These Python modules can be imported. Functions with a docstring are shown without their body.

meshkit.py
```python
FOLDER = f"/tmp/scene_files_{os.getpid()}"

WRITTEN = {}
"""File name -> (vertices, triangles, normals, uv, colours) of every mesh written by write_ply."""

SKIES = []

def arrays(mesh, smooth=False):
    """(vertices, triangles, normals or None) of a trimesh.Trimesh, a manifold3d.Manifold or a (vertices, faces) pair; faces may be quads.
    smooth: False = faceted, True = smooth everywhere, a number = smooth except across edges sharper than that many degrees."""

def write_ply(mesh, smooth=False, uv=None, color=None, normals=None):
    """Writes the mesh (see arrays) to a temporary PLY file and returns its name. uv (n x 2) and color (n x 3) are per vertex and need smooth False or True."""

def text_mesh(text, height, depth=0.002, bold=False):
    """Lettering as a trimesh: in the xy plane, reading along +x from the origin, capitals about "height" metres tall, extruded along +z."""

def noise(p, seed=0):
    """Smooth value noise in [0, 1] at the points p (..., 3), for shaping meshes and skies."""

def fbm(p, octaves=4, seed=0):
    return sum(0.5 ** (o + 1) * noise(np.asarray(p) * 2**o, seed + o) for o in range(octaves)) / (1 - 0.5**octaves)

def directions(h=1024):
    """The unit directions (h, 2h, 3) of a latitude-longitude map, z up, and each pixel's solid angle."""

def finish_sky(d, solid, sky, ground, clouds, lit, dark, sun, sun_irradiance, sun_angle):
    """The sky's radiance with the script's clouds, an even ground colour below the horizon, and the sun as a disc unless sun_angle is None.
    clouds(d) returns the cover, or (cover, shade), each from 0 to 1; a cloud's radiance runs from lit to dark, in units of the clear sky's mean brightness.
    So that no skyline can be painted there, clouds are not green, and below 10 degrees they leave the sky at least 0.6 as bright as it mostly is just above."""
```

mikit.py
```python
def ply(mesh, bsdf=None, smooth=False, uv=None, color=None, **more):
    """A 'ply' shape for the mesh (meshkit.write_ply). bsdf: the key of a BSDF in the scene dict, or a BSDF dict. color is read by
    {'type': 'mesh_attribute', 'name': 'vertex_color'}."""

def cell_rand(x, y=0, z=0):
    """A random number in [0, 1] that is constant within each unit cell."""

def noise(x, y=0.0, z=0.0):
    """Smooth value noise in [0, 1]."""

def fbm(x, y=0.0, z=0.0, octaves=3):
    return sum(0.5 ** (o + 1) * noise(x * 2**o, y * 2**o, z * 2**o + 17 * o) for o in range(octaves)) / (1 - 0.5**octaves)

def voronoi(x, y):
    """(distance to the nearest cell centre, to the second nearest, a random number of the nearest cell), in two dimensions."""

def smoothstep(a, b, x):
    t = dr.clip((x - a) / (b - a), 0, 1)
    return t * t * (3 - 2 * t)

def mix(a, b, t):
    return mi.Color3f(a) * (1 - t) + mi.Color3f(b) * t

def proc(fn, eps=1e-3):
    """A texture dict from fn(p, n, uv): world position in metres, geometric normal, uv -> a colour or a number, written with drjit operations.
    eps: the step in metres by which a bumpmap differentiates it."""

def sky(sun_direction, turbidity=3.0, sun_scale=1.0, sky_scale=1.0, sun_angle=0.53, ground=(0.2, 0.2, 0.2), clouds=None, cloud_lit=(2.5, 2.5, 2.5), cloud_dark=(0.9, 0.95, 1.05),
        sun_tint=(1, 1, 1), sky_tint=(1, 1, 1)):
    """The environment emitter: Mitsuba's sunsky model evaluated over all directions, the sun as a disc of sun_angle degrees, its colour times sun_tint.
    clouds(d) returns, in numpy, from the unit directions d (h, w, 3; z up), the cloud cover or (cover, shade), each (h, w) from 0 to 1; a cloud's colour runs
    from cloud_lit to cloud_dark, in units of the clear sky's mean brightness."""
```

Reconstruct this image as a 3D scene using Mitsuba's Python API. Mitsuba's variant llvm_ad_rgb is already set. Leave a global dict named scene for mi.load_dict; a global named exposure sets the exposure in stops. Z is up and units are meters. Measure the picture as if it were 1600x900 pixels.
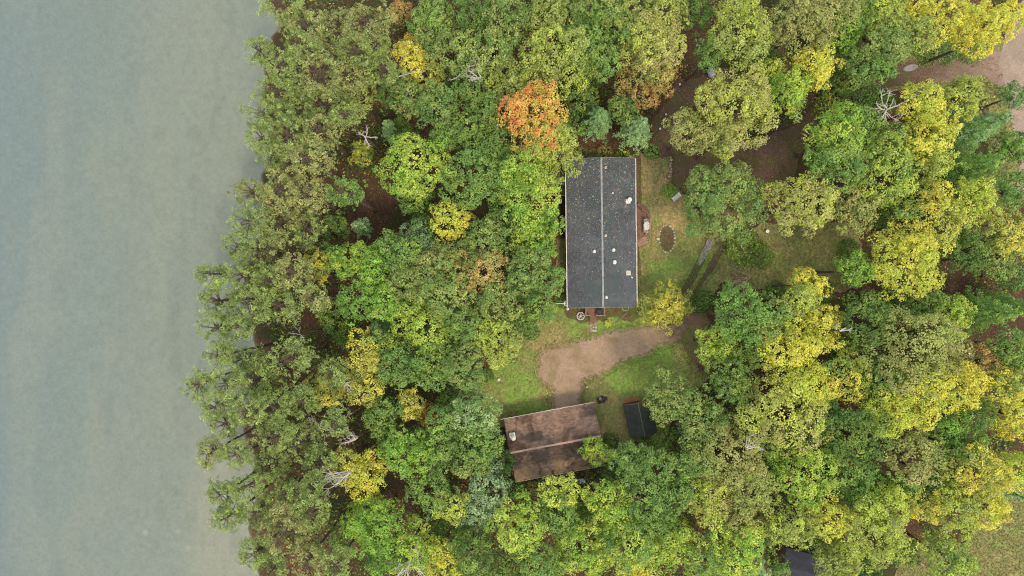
import math, numpy as np, trimesh, shapely, mitsuba as mi, drjit as dr, mikit, meshkit
from shapely.geometry import Polygon, LineString, Point, box as sbox
from mikit import noise, fbm, smoothstep, mix
T = mi.ScalarTransform4f
# ------------------------------------------------------------------ camera, sky, exposure
CAM_H = 88.0
S = 0.75 / 800.0                      # tangent per photo pixel (1600 wide)
scene, labels = {}, {}
scene['camera'] = {'type': 'perspective', 'fov': 2 * math.degrees(math.atan(0.75)), 'fov_axis': 'x', 'near_clip': 1.0, 'far_clip': 3000.0,
                   'to_world': T().look_at(origin=[0, 0, CAM_H], target=[0, 0, 0], up=[0, 1, 0])}
scene['daylight'] = mikit.sky([0.26, -0.40, 0.86], turbidity=4, sun_scale=0.38, sun_angle=12, clouds=lambda d: 1.0,
                              cloud_lit=(2.12, 2.15, 2.18), cloud_dark=(1.2, 1.25, 1.3), sun_tint=(1.0, 0.96, 0.88))
exposure = 2.0

def at(px, py, z=0.0):
    return np.array([(px - 800) * S * (CAM_H - z), (450 - py) * S * (CAM_H - z), z])
def at2(px, py, z=0.0):
    return at(px, py, z)[:2]
def lin(c):
    c = np.asarray(c, float) / 255
    return np.where(c <= 0.04045, c / 12.92, ((c + 0.055) / 1.055) ** 2.4)

# ------------------------------------------------------------------ materials
def add_bsdf(name, color, rough=0.8, spec=0.3, **kw):
    scene[name] = {'type': 'twosided', 'b': {'type': 'principled', 'base_color': color if isinstance(color, dict) else {'type': 'rgb', 'value': list(map(float, color))},
                   'roughness': rough, 'specular': spec, **kw}}
def rgb(c):
    return {'type': 'rgb', 'value': [float(x) for x in c]}
VC = {'type': 'mesh_attribute', 'name': 'vertex_color'}
scene['leaf_mat'] = {'type': 'principledthin', 'base_color': VC, 'roughness': 0.55, 'diff_trans': 0.62, 'spec_trans': 0.0, 'eta': 1.3}
scene['vc_mat'] = {'type': 'twosided', 'b': {'type': 'diffuse', 'reflectance': VC}}

def bark_fn(p, n, uv):
    return mix((0.075, 0.058, 0.048), (0.17, 0.135, 0.115), fbm(p.x * 9, p.y * 9, p.z * 2.2))
add_bsdf('bark_mat', mikit.proc(bark_fn), 0.9, 0.1)
def deadwood_fn(p, n, uv):
    return mix((0.40, 0.385, 0.36), (0.68, 0.66, 0.63), fbm(p.x * 5, p.y * 5, p.z * 5))
add_bsdf('deadwood_mat', mikit.proc(deadwood_fn), 0.85, 0.1)
add_bsdf('brownwood_mat', mikit.proc(lambda p, n, uv: mix((0.20, 0.15, 0.11), (0.42, 0.34, 0.26), fbm(p.x * 4, p.y * 4, p.z * 4))), 0.9, 0.1)

def ground_fn(p, n, uv):
    a = fbm(p.x * 0.35, p.y * 0.35, 0, 4)
    b = fbm(p.x * 4, p.y * 4, 3, 3)
    c = mix((0.055, 0.036, 0.026), (0.125, 0.075, 0.05), b)
    c = mix(c, (0.045, 0.06, 0.022), smoothstep(0.46, 0.66, a) * 0.75)
    v1, v2, r = mikit.voronoi(p.x * 4.2, p.y * 4.2)
    leaf = dr.select(v1 < 0.26, smoothstep(0.55, 0.75, r), 0.0) * smoothstep(0.38, 0.6, fbm(p.x * 0.5 + 9, p.y * 0.5))
    c = mix(c, mix((0.26, 0.12, 0.04), (0.34, 0.2, 0.1), mikit.cell_rand(dr.floor(r * 9173.0))), leaf * 0.85)
    # silty lake bed below the water line
    return mix(c, (0.2, 0.19, 0.15), smoothstep(-0.35, -0.7, p.z))
add_bsdf('ground_mat', mikit.proc(ground_fn), 0.95, 0.1)

# where the lawn itself is lush (photo px, radius px, strength)
LUSH = [(985, 555, 60, 1.0), (1040, 545, 45, .8), (780, 605, 55, .6), (815, 600, 40, .6), (1040, 445, 55, .7), (1060, 400, 30, .4), (970, 510, 40, .8), (880, 500, 45, .6),
        (1095, 410, 14, .9), (1086, 430, 12, .9), (830, 625, 40, .5), (985, 600, 30, .8), (1020, 500, 25, .4)]
DRY = [(1030, 290, 45, .7), (1045, 345, 40, .8), (850, 560, 30, .8), (860, 600, 26, .9), (930, 610, 25, .6), (960, 660, 40, .7), (985, 330, 22, .6), (1090, 545, 30, 1), (870, 535, 22, .8), (1010, 262, 22, .5)]
LUSHW = [(*at2(a, b), r * S * CAM_H, s) for a, b, r, s in LUSH]
DRYW = [(*at2(a, b), r * S * CAM_H, s) for a, b, r, s in DRY]
def lawn_fn(p, n, uv):
    l, d = mi.Float(0.0), mi.Float(0.0)
    for x, y, r, s in LUSHW:
        l += s * dr.exp(-(dr.square(p.x - x) + dr.square(p.y - y)) / (r * r))
    for x, y, r, s in DRYW:
        d += s * dr.exp(-(dr.square(p.x - x) + dr.square(p.y - y)) / (r * r))
    f = fbm(p.x * 0.7, p.y * 0.7, 5, 4)
    g = fbm(p.x * 5, p.y * 5, 1, 3)
    c = mix((0.105, 0.105, 0.042), (0.145, 0.15, 0.062), g)
    c = mix(c, (0.135, 0.20, 0.05), dr.clip(l + (f - 0.52) * 1.6, 0, 1))
    c = mix(c, (0.24, 0.19, 0.095), dr.clip(d + (0.5 - f) * 1.6 - 0.05, 0, 1) * 0.8)
    c = mix(c, (0.13, 0.09, 0.06), smoothstep(0.58, 0.72, fbm(p.x * 1.3 + 7, p.y * 1.3, 2, 4)) * 0.42)
    return c * 1.85 * (0.7 + 0.6 * g)
add_bsdf('lawn_mat', mikit.proc(lawn_fn), 0.95, 0.1)
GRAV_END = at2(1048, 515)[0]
def gravel_fn(p, n, uv):
    g = noise(p.x * 8, p.y * 8)
    h = fbm(p.x * 2.5, p.y * 2.5, 0, 4)
    c = mix((0.30, 0.215, 0.165), (0.47, 0.36, 0.29), g * 0.6 + h * 0.4)
    c = mix(c, (0.24, 0.20, 0.10), smoothstep(0.55, 0.75, fbm(p.x * 0.6 + 3, p.y * 0.6, 4, 4)) * 0.6)
    v1, v2, r = mikit.voronoi(p.x * 5, p.y * 5)
    c = mix(c, (0.5, 0.42, 0.34), dr.select((v1 < 0.16) & (r > 0.75), 0.6, 0.0))
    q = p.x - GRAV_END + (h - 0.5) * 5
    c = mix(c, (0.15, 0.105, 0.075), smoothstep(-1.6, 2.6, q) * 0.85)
    # packed wheel lines curving to the garage door
    return c * mi.Color3f(1.04, 1.02, 0.96) * (0.86 + 0.2 * fbm(p.x * 1.1, p.y * 1.1, 12, 4) + 0.08 * noise(p.x * 14, p.y * 14))
add_bsdf('gravel_mat', mikit.proc(gravel_fn), 0.95, 0.1)
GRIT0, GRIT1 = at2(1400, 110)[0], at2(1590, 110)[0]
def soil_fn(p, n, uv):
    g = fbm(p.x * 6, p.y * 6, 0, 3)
    c = mix((0.075, 0.05, 0.038), (0.16, 0.11, 0.085), g)  # dark browns: damp soil plus tree shade painted into the colour
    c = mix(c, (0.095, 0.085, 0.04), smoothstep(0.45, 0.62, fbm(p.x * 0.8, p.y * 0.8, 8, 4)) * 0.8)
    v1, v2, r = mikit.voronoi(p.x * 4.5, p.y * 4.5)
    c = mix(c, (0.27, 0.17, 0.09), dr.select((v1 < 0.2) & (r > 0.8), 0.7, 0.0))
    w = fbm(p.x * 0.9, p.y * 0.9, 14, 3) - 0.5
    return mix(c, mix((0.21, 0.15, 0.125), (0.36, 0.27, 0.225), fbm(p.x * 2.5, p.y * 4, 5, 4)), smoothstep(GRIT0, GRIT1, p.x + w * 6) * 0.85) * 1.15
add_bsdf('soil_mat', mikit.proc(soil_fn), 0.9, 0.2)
def yard_fn(p, n, uv):
    g = fbm(p.x * 5, p.y * 5, 1, 3)
    c = mix((0.15, 0.105, 0.075), (0.30, 0.21, 0.155), g)
    return mix(c, (0.17, 0.18, 0.07), smoothstep(0.42, 0.58, fbm(p.x * 0.9 + 5, p.y * 0.9, 3, 4)) * 0.85) * (0.85 + 0.3 * noise(p.x * 9, p.y * 9))
add_bsdf('yard_mat', mikit.proc(yard_fn), 0.95, 0.1)
def bed_fn(p, n, uv):
    c = mix((0.10, 0.065, 0.048), (0.21, 0.15, 0.105), fbm(p.x * 6, p.y * 6, 1, 3))
    return mix(c, (0.14, 0.16, 0.055), smoothstep(0.46, 0.6, fbm(p.x * 1.5 + 5, p.y * 1.5, 3, 4)) * 0.85)
add_bsdf('bed_mat', mikit.proc(bed_fn), 0.95, 0.1)
def wetsoil_fn(p, n, uv):
    return mix((0.06, 0.036, 0.03), (0.15, 0.095, 0.075), fbm(p.x * 5, p.y * 5, 0, 3))
add_bsdf('wetsoil_mat', mikit.proc(wetsoil_fn), 0.6, 0.4)
def roadside_fn(p, n, uv):
    g = fbm(p.x * 7, p.y * 7, 0, 3)
    h = fbm(p.x * 0.5, p.y * 0.5, 0, 4)
    c = mix((0.36, 0.27, 0.225), (0.50, 0.40, 0.34), g)
    return mix(c, (0.30, 0.25, 0.2), smoothstep(0.45, 0.65, h) * 0.5) * 0.88 * (0.9 + 0.2 * noise(p.x * 9, p.y * 9))
add_bsdf('road_mat', mikit.proc(roadside_fn), 0.95, 0.1)

WDEEP = (0.155, 0.235, 0.255)
def water_fn(p, n, uv):
    # turbid shallow water over sand bars: greener far out, pale silt by the shore
    w = fbm(p.x * 0.10, p.y * 0.035, 2, 3)
    u = p.x + (w - 0.5) * 18 + (p.y + 10) * -0.05
    c = mix((0.128, 0.170, 0.192), (0.152, 0.188, 0.178), smoothstep(-78, -54, u))
    c = mix(c, (0.180, 0.204, 0.181), smoothstep(-58, -40, u))
    bar = smoothstep(0.46, 0.70, fbm(p.x * 0.17 + 40, p.y * 0.045 + 3, 9, 5))
    c = mix(c, (0.132, 0.166, 0.160), bar * 0.42)
    silt = smoothstep(0.50, 0.74, fbm(p.x * 0.22 + 11, p.y * 0.06, 21, 5))
    c = mix(c, (0.208, 0.218, 0.178), silt * 0.30)
    c = mix(c, (0.232, 0.236, 0.196), smoothstep(-45, -36, p.x + (w - 0.5) * 8 - 0.10 * (p.y + 8)) * smoothstep(14, -22, p.y) * 0.75)
    v1, v2, r = mikit.voronoi(p.x * 0.55, p.y * 0.55)
    c = mix(c, (0.26, 0.265, 0.23), dr.select((r > 0.93) & (p.x > -48) & (p.y < -20), smoothstep(0.28, 0.1, v1), 0.0) * 0.5)
    weed = smoothstep(0.60, 0.74, fbm(p.x * 0.55, p.y * 0.3, 31, 4)) * smoothstep(-60, -40, p.x)
    c = mix(c, (0.115, 0.135, 0.115), weed * 0.22)
    return c * mi.Color3f(1.14, 1.20, 1.17) * (0.86 + 0.14 * fbm(p.x * 1.5, p.y * 1.5, 4, 3) + 0.14 * noise(p.x * 5, p.y * 5))
scene['water_mat'] = {'type': 'bumpmap', 't': mikit.proc(lambda p, n, uv: fbm(p.x * 0.9, p.y * 1.3, 0, 3), eps=0.05), 'scale': 0.03,
                      'b': {'type': 'principled', 'base_color': mikit.proc(water_fn), 'roughness': 0.12, 'specular': 0.45}}
scene['puddle_mat'] = {'type': 'principled', 'base_color': mikit.proc(lambda p, n, uv: mix((0.20, 0.18, 0.21), (0.34, 0.31, 0.35), fbm(p.x * 2, p.y * 2, 0, 3))), 'roughness': 0.08, 'specular': 0.6}

# ------------------------------------------------------------------ helpers
def put(key, mesh, mat, smooth=False, color=None, **kw):
    scene[key] = mikit.ply(mesh, mat, smooth=smooth, color=color, **kw)
    return key
COUNT = {}
def numbered(name):
    n = COUNT.get(name, 0); COUNT[name] = n + 1
    return name if n == 0 else f'{name}_{n:03d}'
def part(owner, name, mesh, mat, smooth=False, color=None, label=None, kind=None, **kw):
    key = numbered(f'{owner}__{name}')
    put(key, mesh, mat, smooth, color, **kw)
    if label or kind:
        labels[key] = {**({'label': label} if label else {}), **({'kind': kind} if kind else {})}
    return key
def thing(name, label, cat, group=None):
    key = numbered(name)
    labels[key] = {'label': label, 'category': cat}
    if group: labels[key]['group'] = group
    return key
def box(cx, cy, cz, sx, sy, sz, bevel=0.0):
    if bevel <= 0:
        m = trimesh.creation.box((sx, sy, sz))
    else:
        b = bevel
        pts = []
        for x in (-1, 1):
            for y in (-1, 1):
                for z in (-1, 1):
                    for k in range(3):
                        q = [x * (sx / 2 - b), y * (sy / 2 - b), z * (sz / 2 - b)]
                        q[k] += (x, y, z)[k] * b
                        pts.append(q)
        m = trimesh.convex.convex_hull(np.array(pts))
    m.apply_translation((cx, cy, cz))
    return m
def rotz(m, a, o=(0, 0, 0)):
    m = m.copy(); m.apply_transform(trimesh.transformations.rotation_matrix(a, (0, 0, 1), o)); return m
def cat(*ms):
    ms = [m for m in ms if m is not None]
    return trimesh.util.concatenate(ms)
def frame(x, y, z, a):
    M = trimesh.transformations.rotation_matrix(a, (0, 0, 1)); M[:3, 3] = (x, y, z); return M
def tfm(m, M):
    m = m.copy(); m.apply_transform(M); return m
def tube(points, radii, sides=6):
    p = np.asarray(points, float); n = len(p)
    r = np.broadcast_to(radii, (n,))
    t = np.gradient(p, axis=0); t /= np.linalg.norm(t, axis=1, keepdims=True) + 1e-12
    ref = np.array([0.31, 0.17, 0.93]) if abs(t.mean(0)[2]) < 0.8 * np.linalg.norm(t.mean(0)) else np.array([1.0, 0.1, 0.0])
    a = np.cross(t, ref); a /= np.linalg.norm(a, axis=1, keepdims=True) + 1e-12
    b = np.cross(t, a)
    ang = np.arange(sides) * 2 * np.pi / sides
    v = p[:, None] + r[:, None, None] * (np.cos(ang)[None, :, None] * a[:, None] + np.sin(ang)[None, :, None] * b[:, None])
    i, j = np.meshgrid(np.arange(n - 1), np.arange(sides), indexing='ij')
    k = (j + 1) % sides
    q = np.stack([i * sides + j, (i + 1) * sides + j, (i + 1) * sides + k, i * sides + k], -1).reshape(-1, 4)
    f = np.vstack([q[:, [0, 1, 2]], q[:, [0, 2, 3]]])
    v = np.vstack([v.reshape(-1, 3), p[:1], p[-1:]])
    jj = np.arange(sides); kk = (jj + 1) % sides
    f = np.vstack([f, np.stack([kk * 0 + n * sides, jj, kk], 1), np.stack([kk * 0 + n * sides + 1, (n - 1) * sides + kk, (n - 1) * sides + jj], 1)])
    return trimesh.Trimesh(v, f, process=False)
def cyl(p, r, h, sides=16, r2=None):
    p = np.asarray(p, float)
    return tube([p, p + [0, 0, h]], [r, r if r2 is None else r2], sides)
def lathe(profile, sides=16):
    m = trimesh.creation.revolve(np.array(profile, float), sections=sides); return m
def stone(rng, s, flat=0.7):
    m = trimesh.creation.icosphere(1, 1.0)
    v = m.vertices * (1 + (meshkit.noise(m.vertices * 1.7 + rng.uniform(0, 50, 3), 3)[:, None] - 0.5) * 0.7)
    return trimesh.Trimesh(v * s * np.array([1, rng.uniform(.7, 1), flat]), m.faces, process=False)

def dense(poly_px, step=0.35, amp=0.3, seed=0, z=0.0, close=True):
    """A ground outline from photo points, with an uneven edge."""
    w = np.array([at2(x, y, z) for x, y in poly_px])
    b = min(1.0, amp * 3.2)
    pg = Polygon(w).buffer(0)
    if seed == 4: pg = pg.buffer(.4)
    if b > 0.5: pg = pg.buffer(b).buffer(-1.7 * b).buffer(.7 * b)
    if pg.geom_type != 'Polygon': pg = max(pg.geoms, key=lambda g: g.area)
    ring = pg.exterior.segmentize(step)
    c = np.array(ring.coords)[:-1]
    d = np.roll(c, -1, 0) - np.roll(c, 1, 0)
    nrm = np.stack([d[:, 1], -d[:, 0]], 1); nrm /= np.linalg.norm(nrm, axis=1, keepdims=True) + 1e-9
    q = np.c_[c * 0.45, np.zeros(len(c))]
    k = (meshkit.fbm(q, 3, seed) - 0.5) * 3.0 * amp + (meshkit.noise(q * 6, seed + 5) - 0.5) * amp * 0.9
    return Polygon(c + nrm * k[:, None]).buffer(0)
def polys(g):
    return [x for x in getattr(g, 'geoms', [g]) if x.geom_type == 'Polygon' and x.area > 0.01]
def sheet(g, z, kink=0):
    ms = []
    for q in polys(g):
        v, f = trimesh.creation.triangulate_polygon(q, engine='earcut')
        ms.append(trimesh.Trimesh(np.c_[v, np.full(len(v), z)], f, process=False))
    m = cat(*ms)
    up = m.face_normals[:, 2] < 0
    m.faces[up] = m.faces[up][:, ::-1]
    return m
def structure(key, mesh, mat, label=None, **kw):
    put(key, mesh, mat, **kw)
    labels[key] = {'kind': 'structure', **({'label': label} if label else {})}

# ------------------------------------------------------------------ terrain, water
SHORE = [(430, -700), (432, -80), (428, 0), (436, 40), (420, 100), (412, 150), (425, 215), (418, 280), (405, 350), (392, 430), (398, 500), (396, 560), (384, 640), (396, 700), (404, 760), (396, 830), (408, 900), (415, 1000), (420, 1700)]
SHW = np.array([at2(*p) for p in SHORE])
def shore_x(y):
    o = np.argsort(SHW[:, 1])
    q = np.c_[np.asarray(y, float).ravel() * 0.35, np.zeros(np.size(y)), np.zeros(np.size(y))]
    return np.interp(np.asarray(y, float), SHW[o, 1], SHW[o, 0]) + ((meshkit.fbm(q, 3, 4) - 0.5) * 2.2).reshape(np.shape(y))
def ground_z(x, y):
    d = x - shore_x(y)
    return np.where(d > 0, 0.0, np.maximum(-2.5, d * 0.55)) - 0.35 * np.clip(1 - d / 4.0, 0, 1) * (d > 0) - 0.35 * (d <= 0)
gx = np.concatenate([[-900, -400, -200, -120, -80], np.arange(-50, -20, 0.6), [-18, 0, 30, 70, 120, 200, 400, 900]])
gy = np.concatenate([[-900, -400, -200, -120, -80], np.arange(-60, 60.1, 0.9), [80, 120, 200, 400, 900]])
X, Y = np.meshgrid(gx, gy, indexing='ij')
Z = ground_z(X, Y)
nx, ny = X.shape
I, J = np.meshgrid(np.arange(nx - 1), np.arange(ny - 1), indexing='ij')
q = np.stack([I * ny + J, (I + 1) * ny + J, (I + 1) * ny + J + 1, I * ny + J + 1], -1).reshape(-1, 4)
structure('ground', (np.stack([X, Y, Z], -1).reshape(-1, 3), q), 'ground_mat', 'brown leaf-littered forest floor sloping down to the lake', smooth=True)
wx = np.concatenate([[-900, -300, -120], np.arange(-80, -19, 2.0)])
wy = np.concatenate([[-900, -300, -100], np.arange(-60, 61, 3.0), [100, 300, 900]])
X, Y = np.meshgrid(wx, wy, indexing='ij'); nx, ny = X.shape
I, J = np.meshgrid(np.arange(nx - 1), np.arange(ny - 1), indexing='ij')
q = np.stack([I * ny + J, (I + 1) * ny + J, (I + 1) * ny + J + 1, I * ny + J + 1], -1).reshape(-1, 4)
structure('lake_water', (np.stack([X, Y, np.full(X.shape, -0.62)], -1).reshape(-1, 3), q), 'water_mat', 'calm pale grey-green lake water with silty shallows along the pines', smooth=True)

LAWN = dense([(868, 470), (872, 240), (905, 232), (1000, 236), (1048, 238), (1052, 290), (1070, 300), (1085, 330), (1110, 372), (1135, 372), (1190, 352), (1290, 345), (1345, 350), (1345, 450), (1240, 462), (1130, 440),
              (1105, 470), (1112, 590), (1085, 620), (1050, 660), (1030, 705), (925, 705), (925, 640), (780, 668), (735, 622), (750, 585), (800, 545), (838, 505)], amp=0.45, seed=1)
MEADOW = dense([(1385, 910), (1425, 850), (1500, 845), (1550, 790), (1575, 745), (1660, 735), (1660, 960), (1395, 960)], amp=0.5, seed=2)
VERGE = dense([(1380, 75), (1450, 62), (1570, 60), (1592, 100), (1592, 330), (1540, 330), (1545, 160), (1520, 118), (1450, 150), (1385, 140)], amp=0.5, seed=3)
DRIVE = dense([(1052, 508), (1000, 513), (945, 520), (905, 538), (868, 546), (847, 556), (842, 578), (856, 596), (868, 612), (870, 655), (905, 655), (903, 618), (908, 592), (940, 577), (990, 559), (1040, 533), (1090, 526), (1104, 500), (1080, 488)], amp=0.42, seed=4)
YARD = dense([(1066, 515), (1094, 508), (1108, 540), (1110, 580), (1092, 590), (1078, 560), (1062, 535)], amp=0.3, seed=5)
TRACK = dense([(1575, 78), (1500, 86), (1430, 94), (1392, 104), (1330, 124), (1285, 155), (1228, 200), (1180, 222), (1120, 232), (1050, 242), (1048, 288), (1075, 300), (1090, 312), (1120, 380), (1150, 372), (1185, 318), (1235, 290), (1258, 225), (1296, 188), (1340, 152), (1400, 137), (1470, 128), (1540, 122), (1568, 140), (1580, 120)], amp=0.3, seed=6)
TRACKB = dense([(1060, 125), (1085, 120), (1120, 105), (1150, 108), (1150, 140), (1100, 150), (1070, 185), (1062, 240), (1020, 245), (1020, 190)], amp=0.4, seed=16)
ROADP = dense([(1700, -200), (1602, -10), (1568, 62), (1560, 100), (1574, 140), (1580, 205), (1592, 250), (1590, 290), (1604, 330), (1640, 700), (1640, 1300), (1800, 1300), (1800, -200)], amp=0.3, seed=7)
LAWN = LAWN.difference(DRIVE.buffer(-0.25)).difference(YARD.buffer(-0.2)).difference(TRACK.buffer(-0.2))
def rut(pts, w, seed):
    return LineString([at2(*p) for p in pts]).buffer(w).simplify(0.02)
RUT1 = dense([(1112, 372), (1104, 372), (1094, 395), (1084, 415), (1072, 440), (1064, 458), (1072, 462), (1082, 446), (1096, 420), (1104, 402)], amp=0.1, seed=8)
RUT2 = dense([(1126, 382), (1136, 384), (1120, 412), (1106, 432), (1092, 456), (1086, 472), (1076, 470), (1088, 446), (1106, 416), (1114, 398)], amp=0.1, seed=9)
RUTS_TAN = RUT1.union(RUT2)
PUD = dense([(1116, 374), (1106, 373), (1098, 388), (1092, 402), (1089, 412), (1094, 414), (1102, 404), (1112, 390)], amp=0.12, seed=10, step=0.15)
PUD2 = dense([(1433, 102), (1424, 101), (1412, 106), (1414, 109), (1428, 110), (1434, 107)], amp=0.0, seed=11)
PUD2 = Polygon(at2(1423, 106) + np.c_[np.cos(np.linspace(0, 6.28, 24)[:-1]) * 0.95, np.sin(np.linspace(0, 6.28, 24)[:-1]) * 0.42 + np.cos(np.linspace(0, 6.28, 24)[:-1]) * 0.2])
BED = Polygon(at2(1042, 373) + np.c_[np.cos(np.linspace(0, 6.28, 40)[:-1]) * 0.95, np.sin(np.linspace(0, 6.28, 40)[:-1]) * 1.7])
structure('lawn', sheet(LAWN, 0.008), 'lawn_mat', 'patchy green and straw-coloured lawn round the house')
structure('meadow_ground', sheet(MEADOW, 0.008), 'lawn_mat', 'olive grass clearing in the bottom corner of the photo away from the lake')
structure('verge_ground', sheet(VERGE, 0.004), 'lawn_mat', 'grassy verge beside the gravel road')
structure('driveway', sheet(DRIVE, 0.012), 'gravel_mat', 'pinkish tan gravel driveway between the house and the garage')
structure('bare_yard_ground', sheet(YARD, 0.016), 'yard_mat', 'bare brown soil patch at the end of the driveway')
structure('dirt_track_ground', sheet(TRACK, 0.012), 'soil_mat', 'damp dirt track with tree shade painted into its brown, winding in from the road')
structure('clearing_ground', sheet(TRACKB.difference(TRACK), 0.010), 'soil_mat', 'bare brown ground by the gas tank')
structure('gravel_road', sheet(ROADP, 0.020), 'road_mat', 'pale pinkish gravel road at the edge of the photo')
structure('wheel_rut_path', sheet(RUTS_TAN, 0.018), 'wetsoil_mat', 'two brown wheel ruts across the lawn')
structure('puddle', sheet(PUD, 0.024), 'puddle_mat', 'long grey rain puddle in a wheel rut')
structure('puddle_water', sheet(PUD2, 0.024), 'puddle_mat', 'small pale puddle on the dirt track near the road')
structure('flower_bed_soil', sheet(BED, 0.022), 'bed_mat', 'oval of bare soil inside the ring of stones')

FRONT = dense([(882, 476), (1000, 474), (1008, 492), (985, 500), (955, 497), (945, 508), (935, 502), (915, 505), (893, 500), (882, 490)], amp=0.32, seed=21)
SIDE = dense([(990, 240), (1001, 240), (1003, 300), (1000, 330), (999, 390), (1002, 430), (990, 440)], amp=0.12, seed=22)
structure('front_bed_soil', sheet(FRONT, 0.020), 'bed_mat', 'brown planting bed along the porch end of the house')
structure('side_bed_soil', sheet(SIDE, 0.020), 'bed_mat', 'strip of brown soil and leaves under the long eave')
CLEAR = shapely.union_all([LAWN, DRIVE, YARD, TRACK, MEADOW, ROADP, RUTS_TAN, TRACKB])

# ------------------------------------------------------------------ buildings
ORD = ['first', 'second', 'third', 'fourth', 'fifth', 'sixth', 'seventh', 'eighth', 'ninth', 'tenth', 'eleventh', 'twelfth'] + [f'{n}th' for n in range(13, 20)] + [f"{n}{ {1: 'st', 2: 'nd', 3: 'rd'}.get(n % 10, 'th') }" for n in range(20, 90)]
def local(p, M):
    Mi = np.linalg.inv(M); a, b = float(Mi[0, 0]), float(Mi[0, 1])
    c, d = float(Mi[1, 0]), float(Mi[1, 1])
    x, y = p.x - float(M[0, 3]), p.y - float(M[1, 3])
    return a * x + b * y, c * x + d * y
HOUSE = frame(*at2(939.8, 364, 2.9), 0, 0) @ np.eye(4)
HOUSE = frame(*at2(939.8, 364, 2.9), 0.0, 0.0129)
GAR = frame(*at2(867, 692, 3.0), 0.0, math.atan2(26, 140))
SHED = frame(*at2(1001, 655, 2.1), 0.0, 0.205)

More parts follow.
